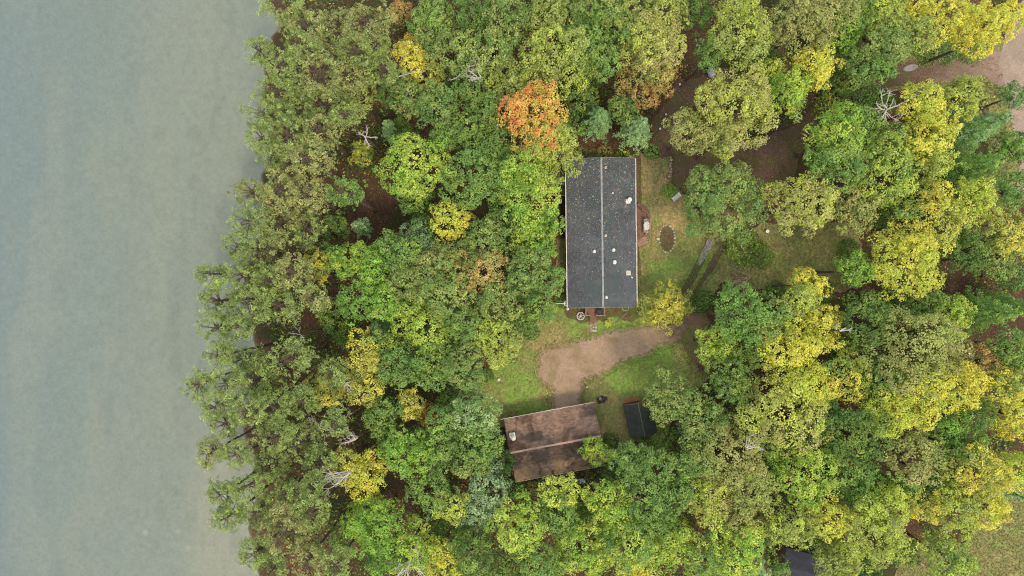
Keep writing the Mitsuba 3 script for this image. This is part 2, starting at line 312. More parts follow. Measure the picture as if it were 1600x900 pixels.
def shingle(M, base, alt, moss, rows='x', leaf=True):
    """rows of shingle tabs: joints and tone per tab, streaks and moss blotches of the roof itself."""
    def fn(p, n, uv):
        lx, ly = local(p, M)
        if rows == 'y': lx, ly = ly, lx
        r = dr.floor(ly / 0.145)
        t = dr.floor((lx + 0.17 * (r - 2 * dr.floor(r / 2))) / 0.33)
        k = mikit.cell_rand(r, t)
        f = fbm(lx * 0.5, ly * 0.5, 3, 4)
        c = mix(base, alt, k * 0.55 + f * 0.45)
        c = mix(c, moss, smoothstep(0.5, 0.72, fbm(lx * 0.45 + 20, ly * 0.7, 6, 4)) * 0.8)
        c = c * (0.78 + 0.44 * fbm(lx * 0.9 + 4, ly * 0.35, 11, 4))
        e = ly / 0.145 - r
        return c * (0.80 + 0.2 * smoothstep(0.0, 0.3, e)) * (0.92 + 0.16 * noise(lx * 14, ly * 14))
    return fn
add_bsdf('house_roof_mat', mikit.proc(shingle(HOUSE, (0.062, 0.073, 0.088), (0.142, 0.158, 0.18), (0.085, 0.115, 0.122), 'y')), 0.85, 0.25)
def garage_fn(p, n, uv):
    lx, ly = local(p, GAR)
    c = shingle(GAR, (0.15, 0.097, 0.08), (0.44, 0.30, 0.235), (0.10, 0.082, 0.075))(p, n, uv)
    c = c * (0.72 + 0.56 * fbm(lx * 3.2, ly * 3.2, 4, 3)) * mix((1, 1, 1), (0.55, 0.52, 0.52), smoothstep(0.55, 0.68, fbm(lx * 0.8 + 31, ly * 0.5, 4, 4)))
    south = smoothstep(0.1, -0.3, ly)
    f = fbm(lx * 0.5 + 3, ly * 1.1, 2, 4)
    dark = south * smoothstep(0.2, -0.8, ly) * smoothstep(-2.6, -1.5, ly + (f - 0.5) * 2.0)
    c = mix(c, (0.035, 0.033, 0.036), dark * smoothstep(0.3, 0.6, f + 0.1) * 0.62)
    c = mix(c, (0.30, 0.22, 0.13), south * smoothstep(-1.6, -2.4, ly + (f - 0.5)) * smoothstep(0.42, 0.6, fbm(lx * 0.9 + 8, ly, 4, 4)) * 0.7)
    return c
add_bsdf('garage_roof_mat', mikit.proc(garage_fn), 0.9, 0.15)
add_bsdf('shed_roof_mat', mikit.proc(shingle(SHED, (0.030, 0.036, 0.036), (0.062, 0.072, 0.07), (0.05, 0.072, 0.05), 'y')), 0.8, 0.3)
add_bsdf('navy_roof_mat', mikit.proc(lambda p, n, uv: mix((0.016, 0.019, 0.036), (0.033, 0.037, 0.06), fbm(p.x * 3, p.y * 3))), 0.7, 0.4)
add_bsdf('ridge_grey_mat', mikit.proc(lambda p, n, uv: mix((0.20, 0.22, 0.24), (0.48, 0.50, 0.53), fbm(p.x * 6, p.y * 2.2))), 0.8, 0.2)
add_bsdf('ridge_pink_mat', mikit.proc(lambda p, n, uv: mix((0.54, 0.36, 0.31), (0.70, 0.51, 0.45), fbm(p.x * 4, p.y * 4))), 0.8, 0.2)
add_bsdf('white_mat', (0.78, 0.78, 0.77), 0.5, 0.4)
add_bsdf('offwhite_mat', (0.62, 0.60, 0.55), 0.6, 0.3)
add_bsdf('gutter_mat', mikit.proc(lambda p, n, uv: mix((0.60, 0.55, 0.54), (0.74, 0.71, 0.70), noise(p.x * 2, p.y * 2))), 0.5, 0.4)
add_bsdf('siding_mat', mikit.proc(lambda p, n, uv: mi.Color3f(0.42, 0.38, 0.33) * (0.8 + 0.2 * smoothstep(0.0, 0.2, p.z / 0.18 - dr.floor(p.z / 0.18)))), 0.7, 0.3)
add_bsdf('darksiding_mat', (0.12, 0.08, 0.06), 0.8, 0.2)
scene['glass_mat'] = {'type': 'principled', 'base_color': rgb((0.03, 0.035, 0.04)), 'roughness': 0.05, 'specular': 0.7}
def deck_fn(lo, hi):
    return lambda p, n, uv: mix(lo, hi, fbm(p.x * 3.1, p.y * 1.1, p.z, 4))
add_bsdf('deck_mat', mikit.proc(deck_fn((0.17, 0.10, 0.075), (0.30, 0.185, 0.145))), 0.8, 0.2)
add_bsdf('deck_pale_mat', mikit.proc(deck_fn((0.32, 0.20, 0.155), (0.47, 0.32, 0.26))), 0.8, 0.2)
add_bsdf('deck_dark_mat', mikit.proc(deck_fn((0.035, 0.022, 0.018), (0.075, 0.05, 0.04))), 0.85, 0.2)
add_bsdf('orangewood_mat', mikit.proc(deck_fn((0.26, 0.125, 0.06), (0.42, 0.22, 0.12))), 0.85, 0.2)
add_bsdf('steel_mat', (0.35, 0.36, 0.38), 0.4, 0.5, metallic=0.6)
add_bsdf('tank_mat', mikit.proc(lambda p, n, uv: mix((0.36, 0.37, 0.42), (0.52, 0.53, 0.58), fbm(p.x * 3, p.y * 3))), 0.45, 0.5)
add_bsdf('black_mat', (0.025, 0.025, 0.028), 0.7, 0.3)
add_bsdf('navy_mat', (0.025, 0.03, 0.055), 0.6, 0.4)
add_bsdf('hose_mat', (0.36, 0.62, 0.40), 0.5, 0.4)
add_bsdf('grey_mat', (0.36, 0.36, 0.35), 0.7, 0.3)
add_bsdf('stone_mat', mikit.proc(lambda p, n, uv: mix((0.36, 0.31, 0.25), (0.74, 0.69, 0.58), noise(p.x * 3.3 + 4, p.y * 3.3))), 0.9, 0.1)
add_bsdf('redstone_mat', mikit.proc(lambda p, n, uv: mix((0.20, 0.13, 0.11), (0.55, 0.40, 0.34), noise(p.x * 5.3, p.y * 5.3))), 0.9, 0.1)
add_bsdf('trough_mat', mikit.proc(lambda p, n, uv: mix((0.40, 0.44, 0.47), (0.52, 0.56, 0.58), fbm(p.x * 2, p.y * 2))), 0.5, 0.4)
add_bsdf('ash_mat', mikit.proc(lambda p, n, uv: mix((0.045, 0.038, 0.036), (0.12, 0.095, 0.08), fbm(p.x * 4, p.y * 4))), 0.95, 0.1)

def slab_between(a0, a1, b1, b0, th):
    """a thin roof slope from four corner points (counterclockwise from above)."""
    p = np.array([a0, a1, b1, b0], float)
    n = np.cross(p[1] - p[0], p[3] - p[0]); n /= np.linalg.norm(n)
    v = np.vstack([p, p - n * th])
    f = [[0, 1, 2], [0, 2, 3], [4, 6, 5], [4, 7, 6]] + sum([[[i, i + 4, (i + 1) % 4 + 4], [i, (i + 1) % 4 + 4, (i + 1) % 4]] for i in range(4)], [])
    return trimesh.Trimesh(v, f, process=False)

def gable_house(key, M, along, half_a, half_b, ze, zr, over, roofmat, wallmat, ridgemat, ridge_w):
    """along 'x' or 'y': ridge direction. half_a = half length along the ridge, half_b = half width, both to the roof edge."""
    def P(a, b, z):
        return (a, b, z) if along == 'x' else (-b, a, z)
    la, lb = half_a - over, half_b - over
    zw = ze + (zr - ze) * over / half_b - 0.06
    walls = []
    for s in (-1, 1):
        v = [P(-la, s * lb, 0), P(la, s * lb, 0), P(la, s * lb, zw - 0.06), P(-la, s * lb, zw - 0.06)]
        walls.append(trimesh.Trimesh(v, [[0, 1, 2], [0, 2, 3]], process=False))
        zr2 = zw - 0.06 + (zr - ze) * lb / half_b
        v = [P(s * la, -lb, 0), P(s * la, lb, 0), P(s * la, lb, zw - 0.06), P(s * la, 0, zr2), P(s * la, -lb, zw - 0.06)]
        walls.append(trimesh.Trimesh(v, [[0, 1, 2], [0, 2, 3], [0, 3, 4]], process=False))
    part(key, 'wall', tfm(cat(*walls), M), wallmat)
    slopes = []
    for s in (-1, 1):
        a0, a1 = P(-half_a * s * -1, s * half_b, ze), P(half_a * s * -1, s * half_b, ze)
        b1, b0 = P(half_a * s * -1, 0, zr), P(-half_a * s * -1, 0, zr)
        m = slab_between(a0, a1, b1, b0, 0.10)
        if m.face_normals[0][2] < 0: m = slab_between(a1, a0, b0, b1, 0.10)
        slopes.append(m)
    roofkeys = part(key, 'roof', tfm(cat(*slopes), M), roofmat)
    # ridge cap: short overlapping cap pieces
    if ridge_w:
        sl = (zr - ze) / half_b
        n = int(2 * half_a / 0.9)
        for k in range(n):
            a0, a1 = -half_a + 2 * half_a * k / n, -half_a + 2 * half_a * (k + 1) / n - 0.012
            w = ridge_w
            v = [P(a0, -w, zr - w * sl + .015), P(a0, 0, zr + .03), P(a0, w, zr - w * sl + .015), P(a1, -w, zr - w * sl + .03), P(a1, 0, zr + .045), P(a1, w, zr - w * sl + .03)]
            v += [tuple(np.array(q) - [0, 0, 0.02]) for q in v]
            f = [[0, 1, 4], [0, 4, 3], [1, 2, 5], [1, 5, 4], [0, 6, 7], [0, 7, 1], [1, 7, 8], [1, 8, 2], [3, 4, 10], [3, 10, 9], [4, 5, 11], [4, 11, 10], [0, 3, 9], [0, 9, 6], [2, 8, 11], [2, 11, 5]]
            part(roofkeys, 'ridge_cap', tfm(trimesh.Trimesh(v, f, process=False), M), ridgemat)
    return roofkeys, P

# --- the house
hk = thing('house', 'long ranch house under a dark grey shingle roof flecked with fallen leaves', 'house')
HB, HA, HZE, HZR = 4.32, 9.29, 2.75, 3.65
hroof, HP = gable_house(hk, HOUSE, 'y', HA, HB, HZE, HZR, 0.35, 'house_roof_mat', 'siding_mat', 'ridge_grey_mat', 0.11)
def roof_z(lx): return HZR - (HZR - HZE) * abs(lx) / HB
for s in (-1, 1):
    g = cat(box(s * (HB + 0.055), 0, HZE - 0.03, 0.11, 2 * HA - 0.02, 0.02), box(s * (HB + 0.11), 0, HZE + 0.01, 0.02, 2 * HA, 0.12), box(s * (HB + 0.0), 0, HZE - 0.085, 0.02, 2 * HA - 0.04, 0.10))
    part(hroof, 'gutter', tfm(g, HOUSE), 'gutter_mat', label='pale pinkish white gutter along the eave')
    for e in (-1, 1):
        v = slab_between((s * 0.02, e * (HA + 0.012), HZR - .14), (s * HB, e * (HA + 0.012), HZE - .14), (s * HB, e * (HA + 0.012), HZE - .01), (s * .02, e * (HA + 0.012), HZR - .01), 0.02)
        part(hroof, 'fascia', tfm(v, HOUSE), 'gutter_mat')
def house_px(px, py, z):
    p = np.linalg.inv(HOUSE) @ np.r_[at(px, py, z), 1]
    return p[0], p[1]
def vent_pipe(px, py, r, h, mat='white_mat', label=None):
    x, y = house_px(px, py, 3.3); z = roof_z(x)
    prof = [[0, h], [r * .95, h], [r, h - .02], [r, 0.05], [r * 1.5, 0.03], [r * 1.6, -0.06]]
    m = lathe(prof[::-1], 14); m.apply_translation((x, y, z))
    part(hroof, 'vent_pipe', tfm(m, HOUSE), mat, smooth=40, label=label)
vent_pipe(945.5, 262.5, 0.10, 0.4, 'offwhite_mat')
vent_pipe(957, 302, 0.075, 0.35, label='tiny white pipe standing highest of those on the slope away from the lake')
vent_pipe(928.5, 393, 0.14, 0.35, label='short white pipe, the only one on the lake-side slope')
vent_pipe(958.5, 390.5, 0.15, 0.4)
vent_pipe(960, 409.5, 0.18, 0.45, label='thickest white pipe on a greenish patch of shingles')
vent_pipe(945.8, 368.5, 0.12, 0.35, 'offwhite_mat')
vent_pipe(946.8, 464.5, 0.14, 0.35, 'offwhite_mat')
vent_pipe(988, 433.5, 0.07, 0.2)
for i, (px, py) in enumerate([(981.3, 314.5), (981.8, 426.5)]):
    x, y = house_px(px, py, 3.0); z = roof_z(x)
    bm = cat(box(x, y, z + 0.06, 0.58, 0.58, 0.20, 0.03))
    k = part(hroof, 'box_vent', tfm(bm, HOUSE), 'offwhite_mat' if i else 'white_mat', label='square pale roof vent' + (' with a round pipe' if i == 0 else ' near the bottom gutter end'))
    if i == 0:
        m = lathe([[0.2, 0], [0.2, .42], [0.26, .44], [0.26, .52], [0, .56]], 18); m.apply_translation((x + .13, y + .14, z + .15))
        part(k, 'pipe', tfm(m, HOUSE), 'white_mat', smooth=40)
    else:
        v = [(x - .29, y - .29, z + .165), (x + .29, y - .29, z + .165), (x + .29, y + .29, z + .165), (x - .29, y + .29, z + .165), (x, y, z + .27)]
        part(k, 'cap', tfm(trimesh.Trimesh(v, [[0, 1, 4], [1, 2, 4], [2, 3, 4], [3, 0, 4]], process=False), HOUSE), 'offwhite_mat')
for s in (-1, 1):
    for yy in (-6.5, -2.8, 1.5, 5.8):
        k = part(hk, 'window', tfm(box(s * (HB - 0.35 + .03), yy, 1.75, 0.06, 1.4, 1.1), HOUSE), 'white_mat')
        part(k, 'pane', tfm(box(s * (HB - 0.35 + .065), yy, 1.75, 0.02, 1.26, 0.96), HOUSE), 'glass_mat')
k = part(hk, 'door', tfm(box(0.1, -HA + .35 - .03, 1.35, 0.95, 0.06, 2.05), HOUSE), 'offwhite_mat')
part(k, 'handle', tfm(box(0.48, -HA + .35 - .09, 1.3, 0.1, 0.05, 0.04), HOUSE), 'steel_mat')
# downspouts with their white elbows
for (pa, pb, lab) in [((884, 474), (868.5, 474.6), 'white downspout arm reaching out towards the lake'), ((995.5, 471.5), (999, 471.5), None)]:
    a, b = at(*pa, 2.55), at(*pb, 2.2)
    m = tube([a, a * .5 + b * .5, b], 0.05, 8)
    k = part(hk, 'downspout', m, 'white_mat', label=lab)
tor = trimesh.creation.torus(0.24, 0.07, 18, 8); tor.apply_translation(at(884.3, 474.2, 2.45))
part(hk, 'pipe_collar', tor, 'white_mat', smooth=True)
k = thing('globe_lamp', 'white globe lamp at the lake-side corner of the house by the porch', 'lamp')
gl = at(887, 482.7, 1.5)
part(k, 'post', cyl((gl[0], gl[1], 0), 0.03, 1.4, 8), 'white_mat')
m = trimesh.creation.icosphere(2, 0.18); m.apply_translation(gl); part(k, 'globe', m, 'white_mat', smooth=True)

# --- planked decks
def planks(owner, poly, M, ang, z, mat, w=0.14, gap=0.012, th=0.035, rng=np.random.default_rng(3)):
    R = shapely.affinity.rotate(poly, -math.degrees(ang), origin=(0, 0))
    x0, y0, x1, y1 = R.bounds
    x = x0
    while x < x1 - 0.03:
        strip = R.intersection(sbox(x, y0 - 1, min(x + w - gap, x1), y1 + 1))
        for g in polys(strip):
            g = shapely.affinity.rotate(g, math.degrees(ang), origin=(0, 0))
            m = trimesh.creation.extrude_polygon(g, th, engine='earcut'); m.apply_translation((0, 0, z - th + rng.uniform(-.003, .003)))
            part(owner, 'plank', tfm(m, M), mat)
        x += w
ID = np.eye(4)
def ring_px(pts, z): return Polygon([at2(*p, z) for p in pts])
dk = thing('deck', 'reddish brown wooden deck with slanted corners on the long side of the house', 'deck')
DZ = 0.75
dp = ring_px([(992, 322), (1003, 326), (1014, 335), (1017, 341), (1017.3, 360), (1009, 367), (992, 380)], DZ)
planks(dk, dp, ID, 0.0, DZ, 'deck_mat')
st = ring_px([(992, 372.5), (1008.6, 366.6), (1010, 369)], DZ)
def steps(owner, a, b, outward, n, z0, mat, run=0.29):
    a, b = np.array(a), np.array(b); o = np.array(outward, float); o /= np.linalg.norm(o)
    for i in range(n):
        z = z0 * (n - i) / (n + 1)
        q = Polygon([a + o * run * i, b + o * run * i, b + o * (run * (i + 1) - .03), a + o * (run * (i + 1) - .03)])
        m = trimesh.creation.extrude_polygon(q, 0.05, engine='earcut'); m.apply_translation((0, 0, z - 0.05))
        part(owner, 'step', m, mat)
    for q in (a, b):
        m = tube([np.r_[q, z0 - .1], np.r_[q + o * run * n, 0.02]], 0.05, 4); part(owner, 'stringer', m, 'deck_mat')
steps(dk, at2(994, 375.5, .6), at2(1010, 368.5, .6), at2(1002, 378) - at2(998.5, 371), 3, DZ, 'deck_pale_mat', 0.3)
steps(dk, at2(995, 321, .6), at2(1013, 333, .6), at2(1007, 322) - at2(1004, 327), 2, DZ, 'deck_mat', 0.27)
def rail(owner, pts, z, mat, h=0.85):
    for a, b in zip(pts[:-1], pts[1:]):
        a, b = np.array(a), np.array(b); d = b - a; L = np.linalg.norm(d)
        m = box(0, 0, 0, L, 0.11, 0.04); m = tfm(m, frame(*(a + b) / 2, z + h, math.atan2(d[1], d[0])))
        part(owner, 'rail', m, mat)
        n = max(2, int(L / 0.18))
        bl = [box(*(a + d * (i + .5) / n), z + h / 2, 0.035, 0.035, h - .04) for i in range(n)]
        for q in bl: part(owner, 'baluster', q, 'deck_mat')
    for a in pts: part(owner, 'post', box(a[0], a[1], z / 2 + h / 2, 0.10, 0.10, h + z + .06), mat)
rail(dk, [at2(1015.8, 341.5, 1.6), at2(1016.2, 359, 1.6), at2(1009.6, 365.5, 1.6)], DZ, 'deck_pale_mat')
rail(dk, [at2(1004, 327.5, 1.6), at2(1013, 334.5, 1.6)], DZ, 'deck_mat', 0.7)
# patio set
def chair(label, p, a, mat, z):
    k = thing('patio_chair', label, 'chair'); M = frame(*p, z, a)
    part(k, 'seat', tfm(box(0, 0, 0.42, 0.48, 0.46, 0.04, 0.015), M), mat)
    part(k, 'backrest', tfm(cat(*[box(-0.23, yy, 0.68, 0.03, 0.07, 0.5) for yy in (-.17, -.06, .06, .17)], box(-.235, 0, .92, .05, .46, .06)), M), mat)
    for sx in (-1, 1):
        for sy in (-1, 1): part(k, 'leg', tfm(box(sx * .2, sy * .2, .2, .05, .05, .4), M), mat)
    for sy in (-1, 1): part(k, 'armrest', tfm(box(0, sy * .25, .62, .46, .06, .03), M), mat)
k = thing('patio_table', 'pale grey-white oval patio table on the reddish deck', 'table')
tc = at2(1010.5, 353, 1.4)
prof = [[0, 0.72], [0.42, 0.72], [0.44, 0.735], [0.42, 0.75], [0, 0.75]]
m = lathe(prof, 24); m.apply_scale((0.95, 1.3, 1)); m.apply_translation((*tc, DZ)); part(k, 'table_top', m, 'offwhite_mat', smooth=40)
for sx in (-1, 1):
    for sy in (-1, 1): part(k, 'leg', box(tc[0] + sx * .25, tc[1] + sy * .36, DZ + .36, .05, .05, .72), 'offwhite_mat')
chair('pale patio chair above the oval table on the reddish deck', at2(1009.3, 345.5, 1.3), -math.pi / 2, 'grey_mat', DZ)
chair('white patio chair below the oval table on the reddish deck', at2(1009, 360, 1.3), math.pi / 2, 'offwhite_mat', DZ)

wd = thing('deck', 'dark brown deck in shade on the lake side of the house', 'deck')
wp = ring_px([(868, 305), (887, 305), (887, 372), (872, 372)], 0.6)
planks(wd, wp, ID, 0.0, 0.6, 'deck_dark_mat')
rail(wd, [at2(868, 305.5, 1.45), at2(883, 305.5, 1.45)], 0.6, 'deck_pale_mat')
rail(wd, [at2(868.3, 308, 1.45), at2(870, 370, 1.45)], 0.6, 'deck_dark_mat')
chair('grey patio chair on the shaded lake-side deck', at2(874.5, 315, 1.0), math.pi, 'offwhite_mat', 0.6)
k = thing('storage_box', 'small grey square box on the shaded lake-side deck', 'box')
b0 = at2(881, 342.5, 1.0); part(k, 'body', box(*b0, 0.6 + .3, .5, .62, .58, .02), 'grey_mat'); part(k, 'lid', box(*b0, 0.6 + .62, .56, .68, .05, .015), 'grey_mat')

# --- front porch
pk = thing('porch', 'small brown plank porch with steps at the end wall of the house', 'porch')
planks(pk, ring_px([(915, 476), (945, 476), (945, 493.5), (915, 493.5)], 0.7), ID, math.pi / 2, 0.7, 'deck_mat')
rail(pk, [at2(945, 480, 1.5), at2(945, 493, 1.5), at2(932.5, 493, 1.5)], 0.7, 'deck_pale_mat', 0.8)
rail(pk, [at2(915.4, 480, 1.5), at2(915.4, 493, 1.5), at2(921, 493, 1.5)], 0.7, 'deck_pale_mat', 0.8)
steps(pk, at2(921.8, 494, .5), at2(932.3, 494, .5), (0, -1), 3, 0.7, 'deck_mat', 0.28)
k = thing('storage_bin', 'dark navy storage bin with a flat lid on the front porch', 'bin')
b0 = at2(937.5, 487.5, 1.2)
part(k, 'body', box(*b0, 0.7 + .25, .72, .55, .5, .02), 'navy_mat'); part(k, 'lid', box(*b0, .7 + .53, .80, .62, .06, .02), 'navy_mat')
rng = np.random.default_rng(12)
fp = thing('paver_path', 'short path of reddish and pale stones leading from the porch steps to the driveway', 'path')
for r in range(6):
    for c in range(3):
        q = at2(923.5 + c * 3.6 + rng.uniform(-.4, .4), 503.5 + r * 2.7 + rng.uniform(-.3, .3))
        m = rotz(box(0, 0, 0.02, .27, .20, .05, .01), rng.uniform(-.15, .15)); m.apply_translation((*q, .012))
        part(fp, 'paver', m, 'redstone_mat' if rng.random() < .7 else 'stone_mat')
# wagon wheel, hose, pole
k = thing('wagon_wheel', 'white spoked wagon wheel lying in the grass beside the front porch', 'wheel')
wc = at(907.3, 493.8, 0.25)
m = trimesh.creation.torus(0.47, 0.075, 28, 8); m.apply_scale((1, 1, .9)); part(k, 'rim', tfm(m, frame(*wc, 0)), 'offwhite_mat', smooth=True)
for i in range(8):
    a = i * math.pi / 4 + .2
    part(k, 'spoke', tube([wc + [.07 * math.cos(a), .07 * math.sin(a), 0], wc + [.41 * math.cos(a), .41 * math.sin(a), 0]], .035, 6), 'offwhite_mat')
part(k, 'hub', cyl(wc - [0, 0, .07], .09, .16, 12), 'offwhite_mat')
k = thing('garden_hose', 'pale green garden hose coiled below the house eave', 'hose')
hc = at(977.5, 482, .05); tt = np.linspace(0, 2 * math.pi * 3, 90)
part(k, 'coil', tube(np.c_[hc[0] + np.cos(tt) * (.40 + .02 * np.sin(tt * 1.7)), hc[1] + np.sin(tt) * (.30 + .02 * np.cos(tt * 1.3)), .03 + tt * .004], .028, 6), 'hose_mat', smooth=True)
k = thing('wooden_pole', 'thin weathered wooden pole lying slantwise in the grass below the house', 'pole')
a, b = at(962, 505, .08), at(982, 486, .1)
part(k, 'shaft', tube([a, a * .5 + b * .5 + [0, 0, .02], b], [.05, .05, .04], 7), 'brownwood_mat')

# --- the garage
gk = thing('garage', 'garage under a rusty brown shingle roof, turned at an angle to the house', 'garage')
GA, GB, GZE, GZR = 5.72, 4.0, 2.6, 3.95
groof, GP = gable_house(gk, GAR, 'x', GA, GB, GZE, GZR, 0.4, 'garage_roof_mat', 'darksiding_mat', 'ridge_pink_mat', 0.12)
for s, mt in ((1, 'gutter_mat'), (-1, 'offwhite_mat')):
    v = box(0 if s > 0 else .0, s * (GB + .03), GZE - .04, 2 * GA + (.5 if s > 0 else 0), .05 if s > 0 else .03, .12)
    if s > 0: v.apply_translation((-.15, 0, 0))
    part(groof, 'fascia', tfm(v, GAR), mt)
for e in (-1, 1):
    for s in (-1, 1):
        v = slab_between((e * (GA + .02), s * .02, GZR - .13), (e * (GA + .02), s * GB, GZE - .13), (e * (GA + .02), s * GB, GZE), (e * (GA + .02), s * .02, GZR), .025)
        part(groof, 'bargeboard', tfm(v, GAR), 'darksiding_mat')
gi = np.linalg.inv(GAR)
gv = (gi @ np.r_[at(801, 683, 3.6), 1])[:3]; gz = GZR - (GZR - GZE) * abs(gv[1]) / GB
k = part(groof, 'box_vent', tfm(box(gv[0], gv[1] + .2, gz - .02, .72, .62, .34, .03), GAR), 'white_mat', label='white square roof vent with a round cowl')
m = lathe([[.17, 0], [.17, .5], [.27, .55], [.29, .7], [.18, .82], [0, .86]], 18); m.apply_translation((gv[0] + .1, gv[1] - .05, gz + .12)); part(k, 'cowl', tfm(m, GAR), 'white_mat', smooth=40)
k = part(gk, 'garage_door', tfm(box(1.2, GB - .4 + .03, 1.1, 3.2, .05, 2.2), GAR), 'offwhite_mat')
for i in range(4): part(k, 'panel', tfm(box(1.2, GB - .4 + .065, .3 + i * .53, 3.1, .03, .47), GAR), 'offwhite_mat')

# --- dark shed
sk = thing('shed', 'small shed with a black-green roof and an orange-brown plank end, half under a tree', 'shed')
sroof, SP = gable_house(sk, SHED, 'y', 2.1, 1.72, 1.9, 2.75, .18, 'shed_roof_mat', 'darksiding_mat', None, 0)
part(sroof, 'ridge_strip', tfm(box(0, 0, 2.765, .09, 4.2, .03), SHED), 'gutter_moss_mat') if False else None
add_bsdf('moss_mat', mikit.proc(lambda p, n, uv: mix((0.07, 0.10, 0.06), (0.20, 0.24, 0.17), fbm(p.x * 5, p.y * 5))), 0.9, 0.1)
part(sroof, 'ridge_strip', tfm(box(0, 0, 2.76, .08, 4.22, .05), SHED), 'moss_mat')
for i in range(9):
    part(sk, 'ramp_plank', tfm(box(-1.45 + i * .235, 2.3, .55, .215, .5, .05), SHED), 'orangewood_mat')
for s in (-1, 1):
    part(sroof, 'bargeboard', tfm(slab_between((s * .02, 2.115, 2.62), (s * 1.72, 2.115, 1.77), (s * 1.72, 2.115, 1.89), (s * .02, 2.115, 2.74), .03), SHED), 'orangewood_mat')

# --- navy roof at the bottom edge
nk = thing('cabin', 'cabin with a navy-black roof mostly hidden by crowns at the bottom edge', 'cabin')
NAV = frame(*at2(1256, 893, 3), 0.0, -0.25)
gable_house(nk, NAV, 'x', 2.6, 2.2, 2.5, 3.0, .3, 'navy_roof_mat', 'darksiding_mat', None, 0)

# --- yard things
k = thing('fire_pit', 'round black ash patch with burnt logs beside the garage corner', 'fire pit')
fc = at(940, 624.5, 0)
tt = np.linspace(0, 2 * math.pi, 40)[:-1]
put(k + '__ash', sheet(Polygon(fc[:2] + np.c_[np.cos(tt), np.sin(tt)] * (0.60 + .12 * np.sin(tt * 2 + 1) + .07 * np.sin(tt * 5))[:, None]), 0.03), 'ash_mat')
for i in range(5):
    a = i * 1.3; c0 = fc + [math.cos(a) * .3, math.sin(a) * .25, .07]
    part(k, 'log', tube([c0 - [.16 * math.sin(a), .12, 0], c0 + [.16 * math.cos(a), .1, .03]], .045, 7), 'black_mat')
k = thing('steel_pail', 'grey steel pail standing on the black ash patch by the garage', 'pail')
pc = at2(938.2, 623.2, .3)
m = lathe([[0, .02], [.14, .02], [.19, .36], [.205, .37], [.18, .36], [.14, .1], [0, .1]], 16); m.apply_translation((*pc, .0)); part(k, 'body', m, 'steel_mat', smooth=40)
part(k, 'handle', tube([[pc[0] + .19 * math.cos(t), pc[1] + .02, .36 + .17 * math.sin(t)] for t in np.linspace(0, math.pi, 12)], .012, 5), 'steel_mat')
k = thing('metal_trough', 'long pale blue-grey trough lying behind the rusty garage', 'trough')
TM = frame(*at2(903, 752, .3), 0, .09)
part(k, 'body', tfm(cat(box(0, 0, .08, 1.9, .56, .06, .02), box(0, .27, .2, 1.9, .04, .3, .01), box(0, -.27, .2, 1.9, .04, .3, .01), box(.94, 0, .2, .04, .5, .3, .01), box(-.94, 0, .2, .04, .5, .3, .01)), TM), 'trough_mat')
part(k, 'lid', tfm(box(.28, .0, .37, 1.34, .58, .03, .01), TM), 'trough_mat')
part(k, 'bench_seat', tfm(box(-.6, 0, .36, .12, .5, .04, .01), TM), 'grey_mat')
k = thing('garden_bench', 'white slatted garden bench beside the bright green bush', 'bench')
BM = frame(*at2(1056.5, 308, .4), 0, 0.68)
for i in range(4): part(k, 'slat', tfm(box(0, -.16 + i * .12, .45, 1.15, .108, .035, .01), BM), 'white_mat')
for i in range(3): part(k, 'back_slat', tfm(box(0, -.26, .58 + i * .13, 1.05, .035, .09, .01), BM), 'white_mat')
for s in (-1, 1):
    part(k, 'armrest', tfm(box(s * .55, .0, .66, .09, .62, .04, .01), BM), 'white_mat')
    for yy in (-.25, .22): part(k, 'leg', tfm(box(s * .55, yy, .33, .07, .07, .66, .01), BM), 'white_mat')
k = thing('gas_tank', 'silver-grey gas tank lying in the dark gap among the trees', 'tank')
a = at(1108.5, 107, .8); b = at(1113.5, 121, .8); d = (b - a) / np.linalg.norm(b - a); L = np.linalg.norm(b - a)
ss = np.linspace(0, 1, 17); pts = a + (b - a) * ss[:, None]; rr = .42 * np.sqrt(np.clip(1 - (np.abs(ss - .5) * 2) ** 8, 0.02, 1))
part(k, 'shell', tube(pts, rr, 20), 'tank_mat', smooth=50)
for t in (.25, .75):
    q = a + (b - a) * t; part(k, 'foot', box(q[0], q[1], .2, .5, .12, .4), 'grey_mat')
q = a + (b - a) * .5; part(k, 'valve_dome', cyl((q[0], q[1], 1.2), .12, .1, 12), 'tank_mat')
# stones
for i, (px, py, s) in enumerate([(1047.5, 246, .17), (1048.2, 250, .26), (1047.8, 255, .24), (1047, 260, .22), (1048, 264.5, .2), (1047.6, 268.5, .24), (1046.5, 272.5, .15), (1045.8, 276, .19), (1044, 282.5, .2)]):
    k = thing('border_stone', f'{ORD[i]} stone from the top in the straight row between lawn and dirt track', 'stone', 'row of stones between lawn and track')
    m = stone(rng, s); m.apply_translation((*at2(px, py), .08)); put(k, m, 'redstone_mat' if i != 7 else 'stone_mat', smooth=True)
nring = 0
for i in range(22):
    a = i / 22 * 2 * math.pi + rng.uniform(-.08, .08)
    if 3.6 < a < 4.0: continue
    nring += 1; k = thing('ring_stone', f'{ORD[nring - 1]} small pale stone anticlockwise from the inland side of the oval stone ring', 'stone', 'stones of the oval ring on the lawn')
    m = stone(rng, rng.uniform(.08, .16)); m.apply_translation((at2(1042, 373)[0] + 1.0 * math.cos(a), at2(1042, 373)[1] + 1.75 * math.sin(a), .08)); put(k, m, 'stone_mat', smooth=True)
k = thing('boulder', 'big round cream boulder just outside the oval stone ring', 'stone')
m = stone(rng, .24, .9); m.apply_translation((*at2(1027.5, 373.8), .15)); put(k, m, 'stone_mat', smooth=True)
